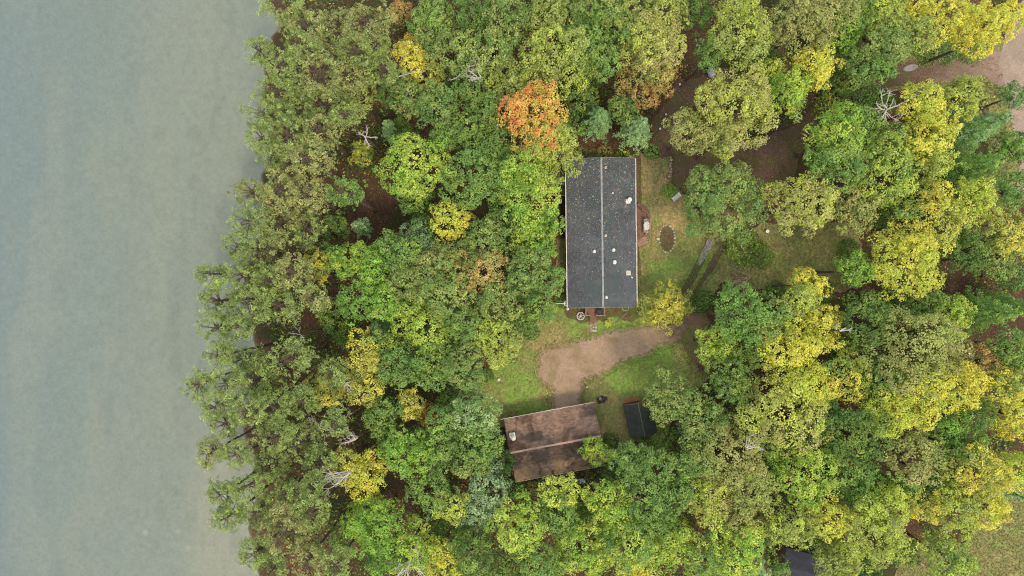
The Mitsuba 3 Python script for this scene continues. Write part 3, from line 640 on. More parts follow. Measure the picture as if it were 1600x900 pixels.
for px, py, s, lab in [(1199, 361.5, .22, 'round white pail on the dark lawn between two maples'), (1087, 549.5, .19, 'round cream pail on the bare soil at the end of the driveway'), (779.5, 593.5, .17, 'pale yellow pail alone on the lush lawn by the lake-side trees'),
                       (1062.5, 131.5, .13, 'tiny white pail on bare ground below the brown-orange crown'), (1041, 178.5, .13, 'tiny white pail, upper one of two close together by the dull gold crown'), (1038, 186.5, .13, 'tiny white pail, lower one of two close together by the dull gold crown'), (1031.5, 201, .13, 'tiny white pail at the edge of the grey-green conifer'), (917.5, 605, .1, 'tiny white pail on the lawn above the garage')]:
    k = thing('pail', lab, 'pail')
    c0 = at2(px, py, .3)
    m = lathe([[0, 0], [s * .8, 0], [s, s * 1.7], [s * 1.08, s * 1.75], [s * 1.02, s * 1.9], [0, s * 2.0]], 14); m.apply_translation((*c0, .01)); part(k, 'body', m, 'white_mat', smooth=40)
    part(k, 'handle', tube([[c0[0] + s * 1.05 * math.cos(t), c0[1], s * 1.6 - s * .9 * math.sin(t)] for t in np.linspace(0, math.pi, 8)], .008, 4), 'steel_mat')
k = thing('fallen_log', 'curved grey log lying in the dark gap under yellow crowns', 'log')
part(k, 'trunk', tube([at(1166, 578, .3), at(1174, 581, .35), at(1181, 588, .35), at(1187, 601, .3)], [.12, .16, .18, .2], 8), 'brownwood_mat', smooth=40)
k = thing('fallen_log', 'short pale log lying at the meadow edge near the bottom of the photo', 'log')
part(k, 'trunk', tube([at(1436, 879, .3), at(1446, 885, .3)], [.16, .17], 9), 'brownwood_mat')

# ------------------------------------------------------------------ trees
PAL = {k: lin(v) for k, v in dict(d=(90, 124, 64), g=(108, 144, 76), G=(124, 166, 66), o=(146, 160, 86), y=(172, 188, 72), Y=(209, 198, 66), A=(216, 172, 66), O=(228, 142, 78), b=(176, 138, 82),
                                  B=(122, 152, 112), p=(130, 150, 90), t=(164, 162, 100), s=(160, 182, 126)).items()}
WORD = dict(d='dark green', g='mid green', G='bright green', o='olive', y='yellow-green', Y='yellow', A='amber', O='orange', b='rusty brown', B='blue-green', p='olive-green', t='straw-tinted', s='silvery pale green')
ALB = 1.44
PAL = {k: c * .87 + c.mean() * .13 for k, c in PAL.items()}

def leaves_mesh(P, N, size, C, rng, asp=0.72, fold=0.12):
    n = len(P)
    N = N / (np.linalg.norm(N, axis=1, keepdims=True) + 1e-9)
    r = rng.normal(size=(n, 3)); t = np.cross(N, r); t /= np.linalg.norm(t, axis=1, keepdims=True) + 1e-9
    b = np.cross(N, t); s = np.asarray(size).reshape(-1, 1) * np.ones((n, 1))
    V = np.stack([P - t * s * .5, P + b * s * .5 * asp + N * s * fold, P + t * s * .55, P - b * s * .5 * asp + N * s * fold], 1).reshape(-1, 3)
    i = np.arange(n)[:, None] * 4
    F = np.concatenate([i + [0, 2, 1], i + [0, 3, 2]], 1).reshape(-1, 3)
    return V, F, np.repeat(C, 4, 0)

def rdir(rng, n, zmin=-1.0):
    z = rng.uniform(zmin, 1, n); a = rng.uniform(0, 2 * np.pi, n); r = np.sqrt(1 - z * z)
    return np.stack([r * np.cos(a), r * np.sin(a), z], 1)

def leafcolor(rng, n, base, var=0.10):
    c = base * (1 + rng.normal(size=(n, 1)) * var)
    c = c * (1 + rng.normal(size=(n, 3)) * 0.04)
    return np.clip(c, 0.01, 0.85)

def broad_crown(rng, R, RV, c1, c2, mixf, dens=1.0, leaf=0.22):
    """lobes on a dome, leaf clumps on the lobes, leaves on the clumps."""
    nl = int(8 + 4.2 * R ** 1.25)
    D = rdir(rng, nl * 3, -0.35)
    keep = [0]
    for i in range(1, len(D)):
        if len(keep) >= nl: break
        if min(np.linalg.norm(D[i] - D[j]) for j in keep) > 1.9 / math.sqrt(nl): keep.append(i)
    D = D[keep]; nl = len(D)
    az = np.arctan2(D[:, 1], D[:, 0]); ph = rng.uniform(0, 6.28, 3)
    out = 1 + .13 * np.sin(2 * az + ph[0]) + .10 * np.sin(3 * az + ph[1]) + .07 * np.sin(5 * az + ph[2])
    lr = R * rng.uniform(.20, .37, nl) * (0.92 if R > 2.5 else 1.1)
    rad = (R * out - lr * .8) * rng.uniform(.68, 1.08, nl)
    LC = D * np.c_[rad, rad, rad * RV / R]
    nf = int(5 + 2.2 * R); fd = rdir(rng, nf, -.15); fr = R * rng.uniform(.10, .19, nf)
    fc = fd * (R * rng.uniform(.88, 1.14, nf))[:, None] * [1, 1, RV / R]
    LC = np.vstack([LC, fc, rng.normal(size=(3, 3)) * R * .18 + [0, 0, RV * .3]]); lr = np.r_[lr, fr, [R * .38] * 3]
    nl = len(lr)
    lobe_mix = np.clip(mixf + rng.normal(size=nl) * .30 + .45 * (meshkit.noise(LC / R * 1.1 + rng.uniform(0, 99, 3), 2) - .5) * (mixf > 0) * 2, 0, 1)
    lobe_b = rng.normal(size=nl) * .09
    rs = 0.27 + 0.025 * R
    subs, owner = [], []
    for i in range(nl):
        m = int(max(6, 4 * np.pi * lr[i] ** 2 / (np.pi * rs ** 2) * 1.0))
        d = rdir(rng, m, -0.75)
        subs.append(LC[i] + d * lr[i] * rng.uniform(.82, 1.08, (m, 1)) * [1, 1, .9]); owner += [i] * m
    P = np.vstack(subs); owner = np.array(owner)
    dist = np.linalg.norm(P[:, None] - LC[None], axis=2) / lr[None]
    dist[np.arange(len(P)), owner] = 9
    ok = dist.min(1) > 0.86
    P, owner = P[ok], owner[ok]
    k = int(12 * dens)
    n = len(P)
    outd = P - LC[owner]; outd /= np.linalg.norm(outd, axis=1, keepdims=True)
    outd = outd + [0, 0, .45]; outd /= np.linalg.norm(outd, axis=1, keepdims=True)
    d = rdir(rng, n * k); oo = np.repeat(outd, k, 0)
    dt = (d * oo).sum(1); d = np.where((dt < -0.15)[:, None], d - 2 * dt[:, None] * oo, d)
    sub_r = np.repeat(rs * rng.uniform(.75, 1.3, n), k)
    Q = np.repeat(P, k, 0) + d * (sub_r * rng.uniform(.5, 1.15, n * k))[:, None]
    N = d + oo * .4 + [0, 0, .35] + rng.normal(size=(n * k, 3)) * .2
    ow = np.repeat(owner, k)
    smix = np.repeat(np.clip(lobe_mix[owner] + rng.normal(size=n) * .22, 0, 1), k)
    base = c1 * (1 - smix[:, None]) + c2 * smix[:, None]
    tone = (1 + lobe_b[ow] + np.repeat(rng.normal(size=n) * .10, k))[:, None]
    C = leafcolor(rng, n * k, base * tone * ALB, .075)
    return Q, N, leaf * rng.uniform(.7, 1.25, n * k), C, LC, lr

def pine_crown(rng, R, RV, c1, c2, mixf, dens=1.0):
    """whorled limbs with round needle tufts towards their tips."""
    nb = int(13 + 8 * R); ex = rng.uniform(.8, 1.25)
    limbs, tufts, tdir = [], [], []
    for i in range(nb):
        h = rng.uniform(-1, 1); a = i * 2.4 + rng.uniform(-.5, .5)
        L = R * math.sqrt(max(.06, 1 - (max(h, -.6) * .92) ** 2)) * rng.uniform(.65, 1.12)
        if h < -.45: L *= .55
        z0 = h * RV; up = rng.uniform(-.05, .4)
        dv = np.array([math.cos(a) * ex, math.sin(a) / ex, 0])
        pts = [np.array([0, 0, z0]) + dv * L * t + [0, 0, L * up * t * t] for t in (0, .5, 1.0)]
        limbs.append((pts, [.05, .035, .015]))
        nt = int(3 + 2.6 * L)
        for t in rng.uniform(.35, 1.03, nt) ** .7:
            side = np.array([-dv[1], dv[0], 0]) * rng.normal() * (.34 * L * (1.1 - .5 * t) + .1)
            q = np.array([0, 0, z0]) + dv * L * t + [0, 0, L * up * t * t + rng.uniform(-.1, .3)] + side
            tufts.append(q); tdir.append(dv * .6 + [0, 0, .8] + rng.normal(size=3) * .2)
    Tq = np.array(tufts); Td = np.array(tdir); Td /= np.linalg.norm(Td, axis=1, keepdims=True)
    n = len(Tq); k = int(16 * dens)
    d = rdir(rng, n * k); oo = np.repeat(Td, k, 0); dt = (d * oo).sum(1)
    d = np.where((dt < -.1)[:, None], d - 1.9 * dt[:, None] * oo, d)
    s = np.repeat(rng.uniform(.20, .40, n), k)
    Q = np.repeat(Tq, k, 0) + d * (s * rng.uniform(.55, .95, n * k))[:, None]
    N = np.cross(d, rng.normal(size=(n * k, 3))); N += oo * .9 + d * .4
    tm = np.repeat(np.clip(mixf + rng.normal(size=n) * .3, 0, 1), k)
    base = (c1 * (1 - tm[:, None]) + c2 * tm[:, None]) * 1.08 * np.repeat(1 + rng.normal(size=n) * .22, k)[:, None]
    C = leafcolor(rng, n * k, base * ALB, .12)
    return Q, N, rng.uniform(.15, .26, n * k), C, limbs

def cone_crown(rng, R, H, c1, c2, mixf, dens=1.0):
    """a conifer: drooping flat sprays that grow longer downwards."""
    P, N, O = [], [], []
    nb = int(40 + 22 * R)
    for i in range(nb):
        t = (i + .5) / nb; h = H * (1 - t ** 0.8); L = R * (0.12 + .88 * t ** .75) * rng.uniform(.72, 1.12); a = i * 2.39996 + rng.uniform(-.3, .3)
        dv = np.array([math.cos(a), math.sin(a), 0]); sv = np.array([-dv[1], dv[0], 0])
        m = int((10 + 26 * L) * dens)
        u = rng.uniform(.08, 1, m) ** .75; w = rng.normal(size=m) * .30 * (L * .45) * (1.15 - u * .7)
        P.append(np.array([0, 0, h]) + dv * (L * u)[:, None] + sv * w[:, None] + np.array([0, 0, 1]) * (-.22 * L * u ** 2 - np.abs(w) * .25 + rng.normal(size=m) * .06)[:, None])
        N.append(np.array([0, 0, 1.0]) + dv * .35 + rng.normal(size=(m, 3)) * .35); O += [i] * m
    P = np.vstack(P); N = np.vstack(N); O = np.array(O)
    tm = np.clip(mixf + rng.normal(size=nb) * .3, 0, 1)[O]
    C = leafcolor(rng, len(P), (c1 * (1 - tm[:, None]) + c2 * tm[:, None]) * (1 + rng.normal(size=nb) * .12)[O][:, None] * ALB * 1.25, .12)
    return P, N, rng.uniform(.17, .30, len(P)), C

def trunk_mesh(rng, base, top, r0, limbs):
    base, top = np.array(base, float), np.array(top, float)
    t = np.linspace(0, 1, 6)
    bend = rng.normal(size=2) * .18
    pts = base + (top - base) * t[:, None]; pts[:, :2] += np.sin(t * math.pi)[:, None] * bend
    rr = r0 * (1.15 - .85 * t); rr[0] *= 1.25
    ms = [tube(pts, rr, 7)]
    for (p, r) in limbs: ms.append(tube(p, r, 4))
    return cat(*ms), pts

TREES = []
BUILT = shapely.union_all([shapely.affinity.affine_transform(sbox(-a, -b, a, b), [M[0, 0], M[0, 1], M[1, 0], M[1, 1], M[0, 3], M[1, 3]]) for M, a, b in ((HOUSE, 5.6, 10.2), (GAR, 6.8, 5.4), (SHED, 2.9, 3.3), (NAV, 3.4, 3))])
OPEN = shapely.union_all([CLEAR, BUILT])
def tree(px, py, r, col, kind='m', ztop=None, vert=None, z0=0.0, rngseed=None, dens=1.0):
    """px, py: crown middle in the photo, r: its radius there, col: one or two palette letters."""
    rng = np.random.default_rng(1000 + int(px * 7 + py * 131))
    if ztop is None:
        ztop = {'m': 8.5 + .105 * r, 'p': 15.5 + rng.uniform(-3, 2), 'c': 7 + .09 * r, 's': 1.2 + .02 * r, 'u': 5.5 + rng.uniform(-1.0, 2.0)}[kind] + (rng.uniform(-1, 1.2) if kind == 'm' else 0)
    R = r * S * (CAM_H - ztop + 2) * (.96 if kind == 'p' else (1.08 if OPEN.distance(Point(*at2(px, py))) > r * .0825 + 2.5 else .96) if kind in 'mu' and r > 22 else 1)
    RV = {'m': 1.05, 'p': .9, 'c': 1.0, 's': .8, 'u': .9}[kind] * R
    if vert: RV = vert * R
    zc = ztop - RV * (.75 if kind != 'c' else 1.0)
    cx, cy = at2(px, py, zc + (RV * .25 if kind != 'c' else -RV * .3))
    c1, c2 = PAL[col[0]], PAL[col[-1]]
    mf = 0.0 if len(col) == 1 else .42
    if len(col) == 1: c2 = c1 * .6 + PAL['y'] * .4; mf = .3
    base = (cx, cy, float(ground_z(np.array([cx]), np.array([cy]))[0]) - .1)
    limbs = []
    if kind in 'mu':
        Q, N, s, C, LC, lr = broad_crown(rng, R, RV, c1, c2, mf, dens * (1.0 if kind == 'm' else .8), .205 if kind == 'm' else .235)
        o = np.array([cx, cy, zc]); Q = Q + o
        st = np.array([cx, cy, zc - RV * .75])
        for i in rng.permutation(len(LC))[:7]:
            e = LC[i] * .85 + o; limbs.append(([st + [0, 0, rng.uniform(0, RV * .5)], st * .45 + e * .55 + [0, 0, .2], e], [.09 + .01 * R, .06, .025]))
        top = o + [0, 0, RV * .2]
        trunk, _ = trunk_mesh(rng, base, top, .10 + .035 * R, limbs)
    elif kind == 'p':
        Q, N, s, C, lb = pine_crown(rng, R, RV, c1, c2, mf, dens)
        o = np.array([cx, cy, zc]); Q = Q + o
        trunk, _ = trunk_mesh(rng, base, o + [0, 0, RV * .95], .20, [([p + o for p in pts], rr) for pts, rr in lb])
    elif kind == 'c':
        Hc = ztop * .72
        Q, N, s, C = cone_crown(rng, R, Hc, c1, c2, mf, dens)
        Q = Q + [cx, cy, ztop - Hc]
        trunk, _ = trunk_mesh(rng, base, (cx, cy, ztop - .1), .18, [])
    else:
        n = int(260 * R ** 2 * dens) + 60
        d = rdir(rng, n, -.1); k = 1 + .25 * (meshkit.noise(d * 2.5, int(px)) - .5) * 2
        Q = d * k[:, None] * [R, R, RV] * rng.uniform(.7, 1.0, (n, 1)) + [cx, cy, .15]
        N = d + [0, 0, .4] + rng.normal(size=(n, 3)) * .4; s = rng.uniform(.14, .26, n)
        b = rng.uniform(size=n) < mf
        C = leafcolor(rng, n, np.where(b[:, None], c2, c1) * ALB, .16)
        trunk = cat(*[tube([[cx, cy, -.05], [cx + d[i, 0] * R * .35, cy + d[i, 1] * R * .35, RV * .5]], [.03, .015], 4) for i in range(5)])
    TREES.append(dict(px=px, py=py, r=r, col=col, kind=kind, geo=(Q, N, s, C), trunk=trunk))

D = """
440 8 32 p p|480 42 38 pt p|405 80 28 p p|470 72 34 p p|522 48 38 pt p|575 38 38 pt p|556 82 34 p p|502 118 38 pt p|446 110 30 p p|546 122 30 pt p|432 142 32 p p
414 177 30 p p|462 166 32 p p|506 166 34 p p|411 216 28 p p|455 214 36 p p|500 206 30 pt p|482 250 36 tp p|425 243 28 p p|393 300 27 pt p|440 296 36 tp p|482 306 32 tp p
390 346 34 p p|436 350 36 pt p|482 356 30 p p|375 388 28 p p|426 396 34 pt p|336 428 28 p p|380 430 30 p p|462 424 34 tp p|422 440 28 p p|342 470 30 p p|392 476 32 p p
440 476 36 p p|484 466 28 pt p|340 512 28 p p|376 510 24 p p|312 600 26 p p|345 556 28 p p|382 560 28 p p|452 560 40 p p|402 592 30 p p|356 600 30 p p|342 634 28 p p
388 640 34 p p|432 632 32 p p|472 626 30 p p|352 662 26 p p|432 682 32 p p|330 708 28 pt p|372 708 26 p p|422 726 30 p p|470 690 36 p p|502 720 28 p p|350 770 28 p p
386 760 26 p p|357 806 26 p p|402 800 32 p p|450 770 30 p p|446 832 42 tp p|400 862 28 p p|424 892 28 p p|490 800 32 p p|482 878 36 pt p|528 880 28 p p|490 762 26 p p
520 585 26 p p|525 660 24 p p|540 180 26 p p|590 75 28 po p|600 110 26 p p
538 300 27 g p|606 196 21 B c|556 352 18 B c|588 388 17 B c|525 352 18 d u|515 400 20 d u
640 88 22 Yo m|628 22 18 bo u|640 72 16 Ay u|672 28 32 g m|680 52 28 og m|735 18 26 d m|704 76 32 og m|662 112 24 oY m|735 50 22 d m
790 24 38 og m|850 20 30 o m|882 12 38 og m|768 74 38 og m|786 112 32 o m|866 86 52 oy m|908 66 34 g m|958 36 34 g m|935 92 28 g m|736 145 28 g m
683 164 32 go m|722 208 28 g m|640 150 24 og m|690 215 20 g m|1005 62 34 o m|1024 66 52 ty m|1012 116 46 bo m 10|970 12 30 o m|925 20 28 g m
835 184 55 Oy m 16|858 215 38 oy m 15|935 184 34 Bg c|998 197 34 B c|776 214 30 g m|800 142 24 o m|872 250 32 oy m|905 150 24 d u|760 175 24 g m
644 258 48 Gy m 14|737 276 44 g m|824 308 50 Gy m 14.5|815 262 34 Gy m 14.5|704 342 28 yY m|768 248 28 g m|836 372 34 yG m|756 378 34 og m|650 378 28 gB m|672 428 42 ot m
752 426 36 ob m|820 416 36 go m|858 440 24 g m|706 398 30 og m|790 340 28 g m|610 395 24 g m|860 345 22 G m
700 456 42 og m|662 508 42 yG m|734 506 30 g m|774 476 36 og m|778 534 38 yo m|840 478 26 g m|680 574 38 g m|722 574 36 go m|744 646 40 sg m|690 660 28 g m|640 632 20 Yo m|672 648 17 bA u
620 570 32 g m|640 545 24 g m|590 540 22 g m|812 500 20 g u
750 692 34 g m|738 722 28 og m|690 702 34 g m|636 712 36 G m|672 770 32 g m|762 768 36 Bs m|748 800 26 B m|702 790 24 oy m|810 826 44 yG m|872 768 28 y m|870 800 30 g m
932 706 20 yG m 7|986 722 28 g m|1022 728 32 g m|952 790 42 yG m|1010 780 36 g m|908 858 42 yG m|986 850 40 gy m|1000 890 26 Yy m|842 888 32 g m|692 878 32 yY m|738 868 32 d m
642 858 36 yG m|592 826 40 G m|572 808 30 Gy m|570 745 32 yY m|540 732 24 Yo m|546 840 26 d u|600 870 28 dG m|880 815 26 g m|790 885 26 d m
574 552 32 oY m|512 606 26 Yo m|570 606 28 oY m|522 498 24 d u|592 508 26 B c|560 470 30 Gg m|545 520 20 d u|600 470 26 G m|596 650 26 g m|610 680 24 d u
496 414 22 Yo m|546 406 28 Gy m|580 420 28 G m|624 398 34 g m|640 440 30 og m|566 240 18 Yg u|558 150 26 o m|622 142 28 d m|632 205 18 d u|605 455 24 Gg m
1158 48 54 oy m|1250 40 42 to m|1108 82 24 g m|1035 14 32 o m|1086 20 24 d m|1155 164 62 ty m 15|1232 146 36 Gy m|1206 112 22 y m|1076 206 34 to m|1274 102 34 Yy m|1130 218 26 oy m|1190 90 24 d u
1382 20 34 yo m|1322 46 26 G m|1390 72 34 og m|1432 52 32 o m|1492 32 46 Yy m|1546 42 42 Yy m|1585 14 16 Y m|1346 102 28 g m|1376 106 22 Gg m|1312 122 22 d u|1300 24 32 to m|1430 18 26 yY m|1345 25 26 g m
1442 164 35 yY m|1503 152 33 yo m|1535 196 50 gB c 14|1452 212 38 yY m|1310 214 48 Gy m|1350 196 30 g m|1255 316 50 yt m|1338 328 38 ot m|1312 254 44 g m|1382 264 46 gy m|1450 254 36 yo m|1532 258 44 g c 13
1456 346 50 Yg m|1520 314 34 y m|1420 412 58 yY m|1582 368 44 oY m|1512 392 32 d m|1558 402 34 go m|1262 446 28 Yy m|1338 422 28 G m|1130 316 63 go m 12|1582 296 34 g m|1385 330 26 d u|1405 225 28 g m
1110 300 26 g m
1042 478 38 Yo m 5|1155 492 44 gG m|1122 540 32 yG m|1194 504 42 go m|1252 468 28 yo m|1226 542 44 Yy m|1286 514 36 Yy m|1222 646 62 yt m 14.5|1322 592 38 Yg m|1052 620 44 go m 11|1105 660 34 og m|1140 592 34 d m|1268 600 36 yY m
1170 545 30 d m|1136 718 54 to m|1172 760 40 o m|1110 782 34 yt m|1150 812 36 ot m|1060 764 34 g m|1022 812 38 g m|1040 846 40 yG m|1150 862 46 yG m|1100 880 34 gy m|1166 888 32 Bs m|1195 830 26 d u|1085 720 30 g m|1050 690 22 d u
1264 742 46 yG m|1238 818 40 oy m|1302 812 34 yY m|1370 834 54 yo m|1390 792 34 y m|1426 548 66 ot m 15|1352 500 42 d m|1482 494 32 yG m|1540 566 28 bo m|1492 604 40 Yy m|1430 626 48 yY m|1390 644 34 y m|1462 570 40 o m
1552 488 44 g c 12|1576 648 40 yY m|1572 598 32 gY m|1520 652 30 d m|1426 712 40 ot m|1332 682 44 d m|1500 702 36 gG m|1532 746 48 Yo m|1580 735 34 y m|1494 796 40 yo m|1540 790 34 yY m|1450 790 28 Yo m
1486 872 40 gy m|1302 884 32 o m|1595 775 20 B c|1315 872 30 yo m|1360 768 32 Gg m|1330 740 30 g m|1585 545 34 g m|1590 480 34 g c|1480 660 30 dG m|1380 590 34 d m|1290 660 26 d m|1470 750 26 g m|1420 765 28 gG m|1440 480 28 d m|1310 540 26 d u
1200 690 28 d m|1240 700 30 d u|1060 815 24 d u
1047 297 12 G s|1162 386 32 gy s|1190 400 22 g s|951 506 6 yY s|1485 72 26 gd s|1455 78 22 go s|1520 75 22 g s|1340 155 34 go s|1300 165 26 gY s|1375 160 26 Gd s|880 470 14 d s|905 240 16 gb s|945 240 16 bg s|975 242 12 gY s|1020 235 14 g s
830 520 14 g s|800 560 10 g s|760 588 12 d s|1100 470 20 d s|1010 700 18 g s|955 692 14 d s|800 765 18 g s|840 762 16 gb s|1215 455 18 d s|1290 455 20 d s|1330 390 18 d s
"""
for line in D.strip().replace('\n', '|').split('|'):
    q = line.split()
    if not q: continue
    tree(float(q[0]), float(q[1]), float(q[2]), q[3], q[4], float(q[5]) if len(q) > 5 else None, dens=1.5 if q[:2] == ['1130', '316'] else 1.0)
# --- young trees under the canopy fill the gaps of the wood
rng = np.random.default_rng(77)
pts = [(t['px'], t['py'], t['r']) for t in TREES]
CLEARB = CLEAR.buffer(1.6)
GAPS = [(590, 320, 42), (620, 765, 32), (510, 270, 26), (640, 640, 26), (1205, 775, 26), (620, 620, 20), (1100, 110, 30), (1175, 590, 22)]
made = 0
for _ in range(1500):
    if made >= 34: break
    px, py = rng.uniform(440, 1600), rng.uniform(0, 900)
    r = rng.uniform(19, 27)
    w = Point(*at2(px, py, 3))
    if CLEARB.contains(w) or BUILT.contains(w) or any(math.hypot(px - a, py - b) < c + 8 for a, b, c in GAPS): continue
    if px < 560: continue
    near = min(math.hypot(px - a, py - b) / (c * .82 + 6) for a, b, c in pts)
    if near < 1.0: continue
    tree(px, py, r, rng.choice(['d', 'dg', 'g', 'dG', 'gB']), 'u'); pts.append((px, py, r)); made += 1

LAND = [('the dark grey house roof', 884, 248, 995, 480), ('the rusty garage roof', 787, 628, 941, 752), ('the black-roofed shed', 979, 626, 1023, 682), ('the orange maple', 790, 145, 880, 235), ('the navy roof', 1222, 865, 1268, 900),
        ('the gas tank', 1105, 105, 1116, 122), ('the road fork', 1560, 70, 1590, 140), ('the rain puddle', 1090, 375, 1115, 412), ('the corner meadow', 1540, 800, 1600, 880), ('the leaf-brown gap', 560, 290, 620, 350),
        ('the lower brown gap', 605, 745, 635, 790), ('the twisted white dead tree', 1365, 155, 1410, 190), ('the dark lawn', 1215, 370, 1320, 430), ('the brightest yellow crown', 1190, 510, 1260, 580)]
def landmark(px, py):
    best = None
    for nm, x0, y0, x1, y1 in LAND:
        dx, dy = max(x0 - px, 0, px - x1), max(y0 - py, 0, py - y1); d = math.hypot(dx, dy)
        if best is None or d < best[0]:
            cx, cy = px - min(max(px, x0), x1), py - min(max(py, y0), y1)
            best = (d, nm, cx, cy)
    d, nm, cx, cy = best
    if d < 4: return d, 'over ' + nm
    a = math.degrees(math.atan2(-cy, cx)) % 360
    k = int((a + 22.5) // 45) % 8
    w = ['inland of', 'above and inland of', 'above', 'above and lakeward of', 'lakeward of', 'below and lakeward of', 'below', 'below and inland of'][k]
    return d, f'{w} {nm}'
SPEC = {'p': ('pine_tree', 'pine', 'pine'), 'm': ('broadleaf_tree', 'broadleaf tree', 'tree'), 'c': ('conifer_tree', 'conifer', 'tree'), 'u': ('young_tree', 'low young tree', 'tree'), 's': ('shrub', 'shrub', 'shrub')}
GROUP = {'p': 'pines along the lake shore', 'm': 'broadleaf trees of the wood', 'c': 'conifers among the broadleaf trees', 'u': 'low young trees under the canopy', 's': 'shrubs in clearings and borders'}
def colword(c, kind):
    a = WORD[c[0]]
    return a if len(c) == 1 else (a + ' and ' + WORD[c[-1]]).replace(' ', '-')
for t in TREES:
    size = ('' if t['kind'] in 'su' else 'large ' if t['r'] >= 42 else 'small ' if t['r'] < 26 else '')
    if t['kind'] == 'p':
        edge = t['px'] - min(q['px'] for q in TREES if q['kind'] == 'p' and abs(q['py'] - t['py']) < 22) < 12
        t['phrase'] = f"{colword(t['col'], 'p')} pine " + ('hanging over the lake edge' if edge else 'in the belt behind the lake edge'); t['rank'] = t['py']; t['how'] = 'down from the top'
    else:
        d, w = landmark(t['px'], t['py'])
        t['phrase'] = f"{size}{colword(t['col'], t['kind'])} {SPEC[t['kind']][1]} {w}"; t['rank'] = d; t['how'] = 'out from it'
by = {}
for t in TREES: by.setdefault(t['phrase'], []).append(t)
for ph, ts in by.items():
    ts.sort(key=lambda t: t['rank'])
    for i, t in enumerate(ts):
        t['label'] = ph if len(ts) == 1 else f"{ph}, {ORD[i]} {t['how']}"
for t in TREES:
    if (t['px'], t['py']) == (835.0, 186.0): t['label'] = 'large bright orange maple turning amber, the only orange crown by the grey roof'
    if (t['px'], t['py']) == (1047.0, 297.0): t['label'] = 'small round bright green bush touching the white garden bench'
    if (t['px'], t['py']) == (951.0, 506.0): t['label'] = 'small yellow-leaved plant in the grass near the porch path'
    if (t['px'], t['py']) == (1042.0, 478.0): t['label'] = 'low spreading mustard-yellow tree at the house corner over the driveway'
    if (t['px'], t['py']) == (1130.0, 316.0): t['label'] = 'large round green maple standing alone over the puddle'
NTRI = 0
for t in TREES:
    nm, _, ct = SPEC[t['kind']]
    k = thing(nm, t['label'], ct, GROUP[t['kind']])
    rng = np.random.default_rng(int(t['px'] * 3 + t['py'] * 17))
    asp = .42 if t['kind'] == 'p' else .5 if t['kind'] == 'c' else .8
    V, F, C = leaves_mesh(*t['geo'], rng, asp=asp)
    NTRI += len(F)
    part(k, 'crown' if t['kind'] != 's' else 'foliage', (V, F), 'leaf_mat', color=C)
    part(k, 'trunk' if t['kind'] != 's' else 'stem', t['trunk'], 'bark_mat', smooth=True)

# ------------------------------------------------------------------ dead trees
def dead_tree(label, px, py, r, lean, spread, n, mat='deadwood_mat', ztop=13, w=.075, name='dead_tree', straight=False):
    """bare branching limbs; lean: angle in the photo towards which the limbs reach (degrees, None: all round)."""
    rng = np.random.default_rng(int(px + py * 3))
    z = ztop - 2.5 if not straight else 1.0
    c = at(px, py, z); R = r * S * (CAM_H - z)
    ms = []
    fork = c.copy()
    def grow(p, d, L, rad, lev):
        pts = [p]; dd = d.copy()
        for i in range(4):
            dd = dd + rng.normal(size=3) * .17; dd /= np.linalg.norm(dd)
            pts.append(pts[-1] + dd * L / 4)
        ms.append(tube(pts, np.linspace(rad, rad * .45, 5), 5 if lev > 1 else 3))
        if lev > 0:
            for i in range(rng.integers(2, 5) if lev > 1 else 3):
                j = rng.integers(1, 5); e = pts[j] - pts[j - 1]; e /= np.linalg.norm(e)
                q = e + rng.normal(size=3) * .62 * [1, 1, .6]; q /= np.linalg.norm(q)
                grow(pts[j], q, L * rng.uniform(.35, .6), rad * .62, lev - 1)
    for i in range(n):
        a = (i / n * 2 * math.pi + rng.uniform(-.4, .4)) if lean is None else math.radians(lean + rng.uniform(-spread, spread))
        d = np.array([math.cos(a), math.sin(a), rng.uniform(.1, .5) if not straight else rng.uniform(0, .12)]); d /= np.linalg.norm(d)
        grow(fork + [0, 0, rng.uniform(-.6, .6) if not straight else rng.uniform(-.2, .2)], d, R * rng.uniform(.75, 1.15), w * rng.uniform(.7, 1.1), 3 if n < 9 else 2)
    k = thing(name, label, 'dead tree')
    if not straight:
        b = np.array([c[0], c[1], -.1])
        part(k, 'trunk', tube([b, b * .5 + fork * .5 + [.1, .05, 0], fork + [0, 0, .3]], [.16, .13, w * 1.1], 7), mat if r > 22 else 'bark_mat', smooth=True)
    part(k, 'limbs', cat(*ms), mat, kind='stuff')
dead_tree('star-shaped bare white dead tree above the leaf-brown gap by the pines', 571, 214, 15, None, 0, 6)
dead_tree('dense white starburst dead tree among yellow crowns near the pines', 540, 598, 14, None, 0, 10, w=.09)
dead_tree('white dead tree with forked limbs midway between starburst and toppling birch', 560, 683, 20, 150, 80, 6)
dead_tree('tall bare white dead birch reaching out over the pines beside a yellow crown', 548, 738, 42, 215, 28, 5, ztop=15, w=.085)
dead_tree('large fan-shaped white dead tree near the bottom edge', 655, 845, 46, 235, 30, 6, w=.10)
dead_tree('white dead branch lying flat out above the orange maple crown', 752, 123, 30, 175, 40, 5, w=.085)
dead_tree('thin white limbs arching over green crowns near the top of the wood', 622, 122, 30, 20, 160, 5, w=.06)
dead_tree('twisted many-limbed white dead tree among yellow crowns', 1385, 172, 25, None, 0, 8, ztop=14, w=.065)
dead_tree('white bare limb poking out inland of the brightest yellow crown', 1309, 517, 13, 60, 40, 3, ztop=15)
dead_tree('small pale dead snag at the inner edge of the pines', 468, 522, 15, None, 0, 4, w=.05)
dead_tree('thin grey bare snag in the pine belt below the starburst', 500, 668, 22, None, 0, 5, w=.045)
dead_tree('tiny bare white limb over the dark track', 1243, 184, 7, None, 0, 4, ztop=12, w=.06)
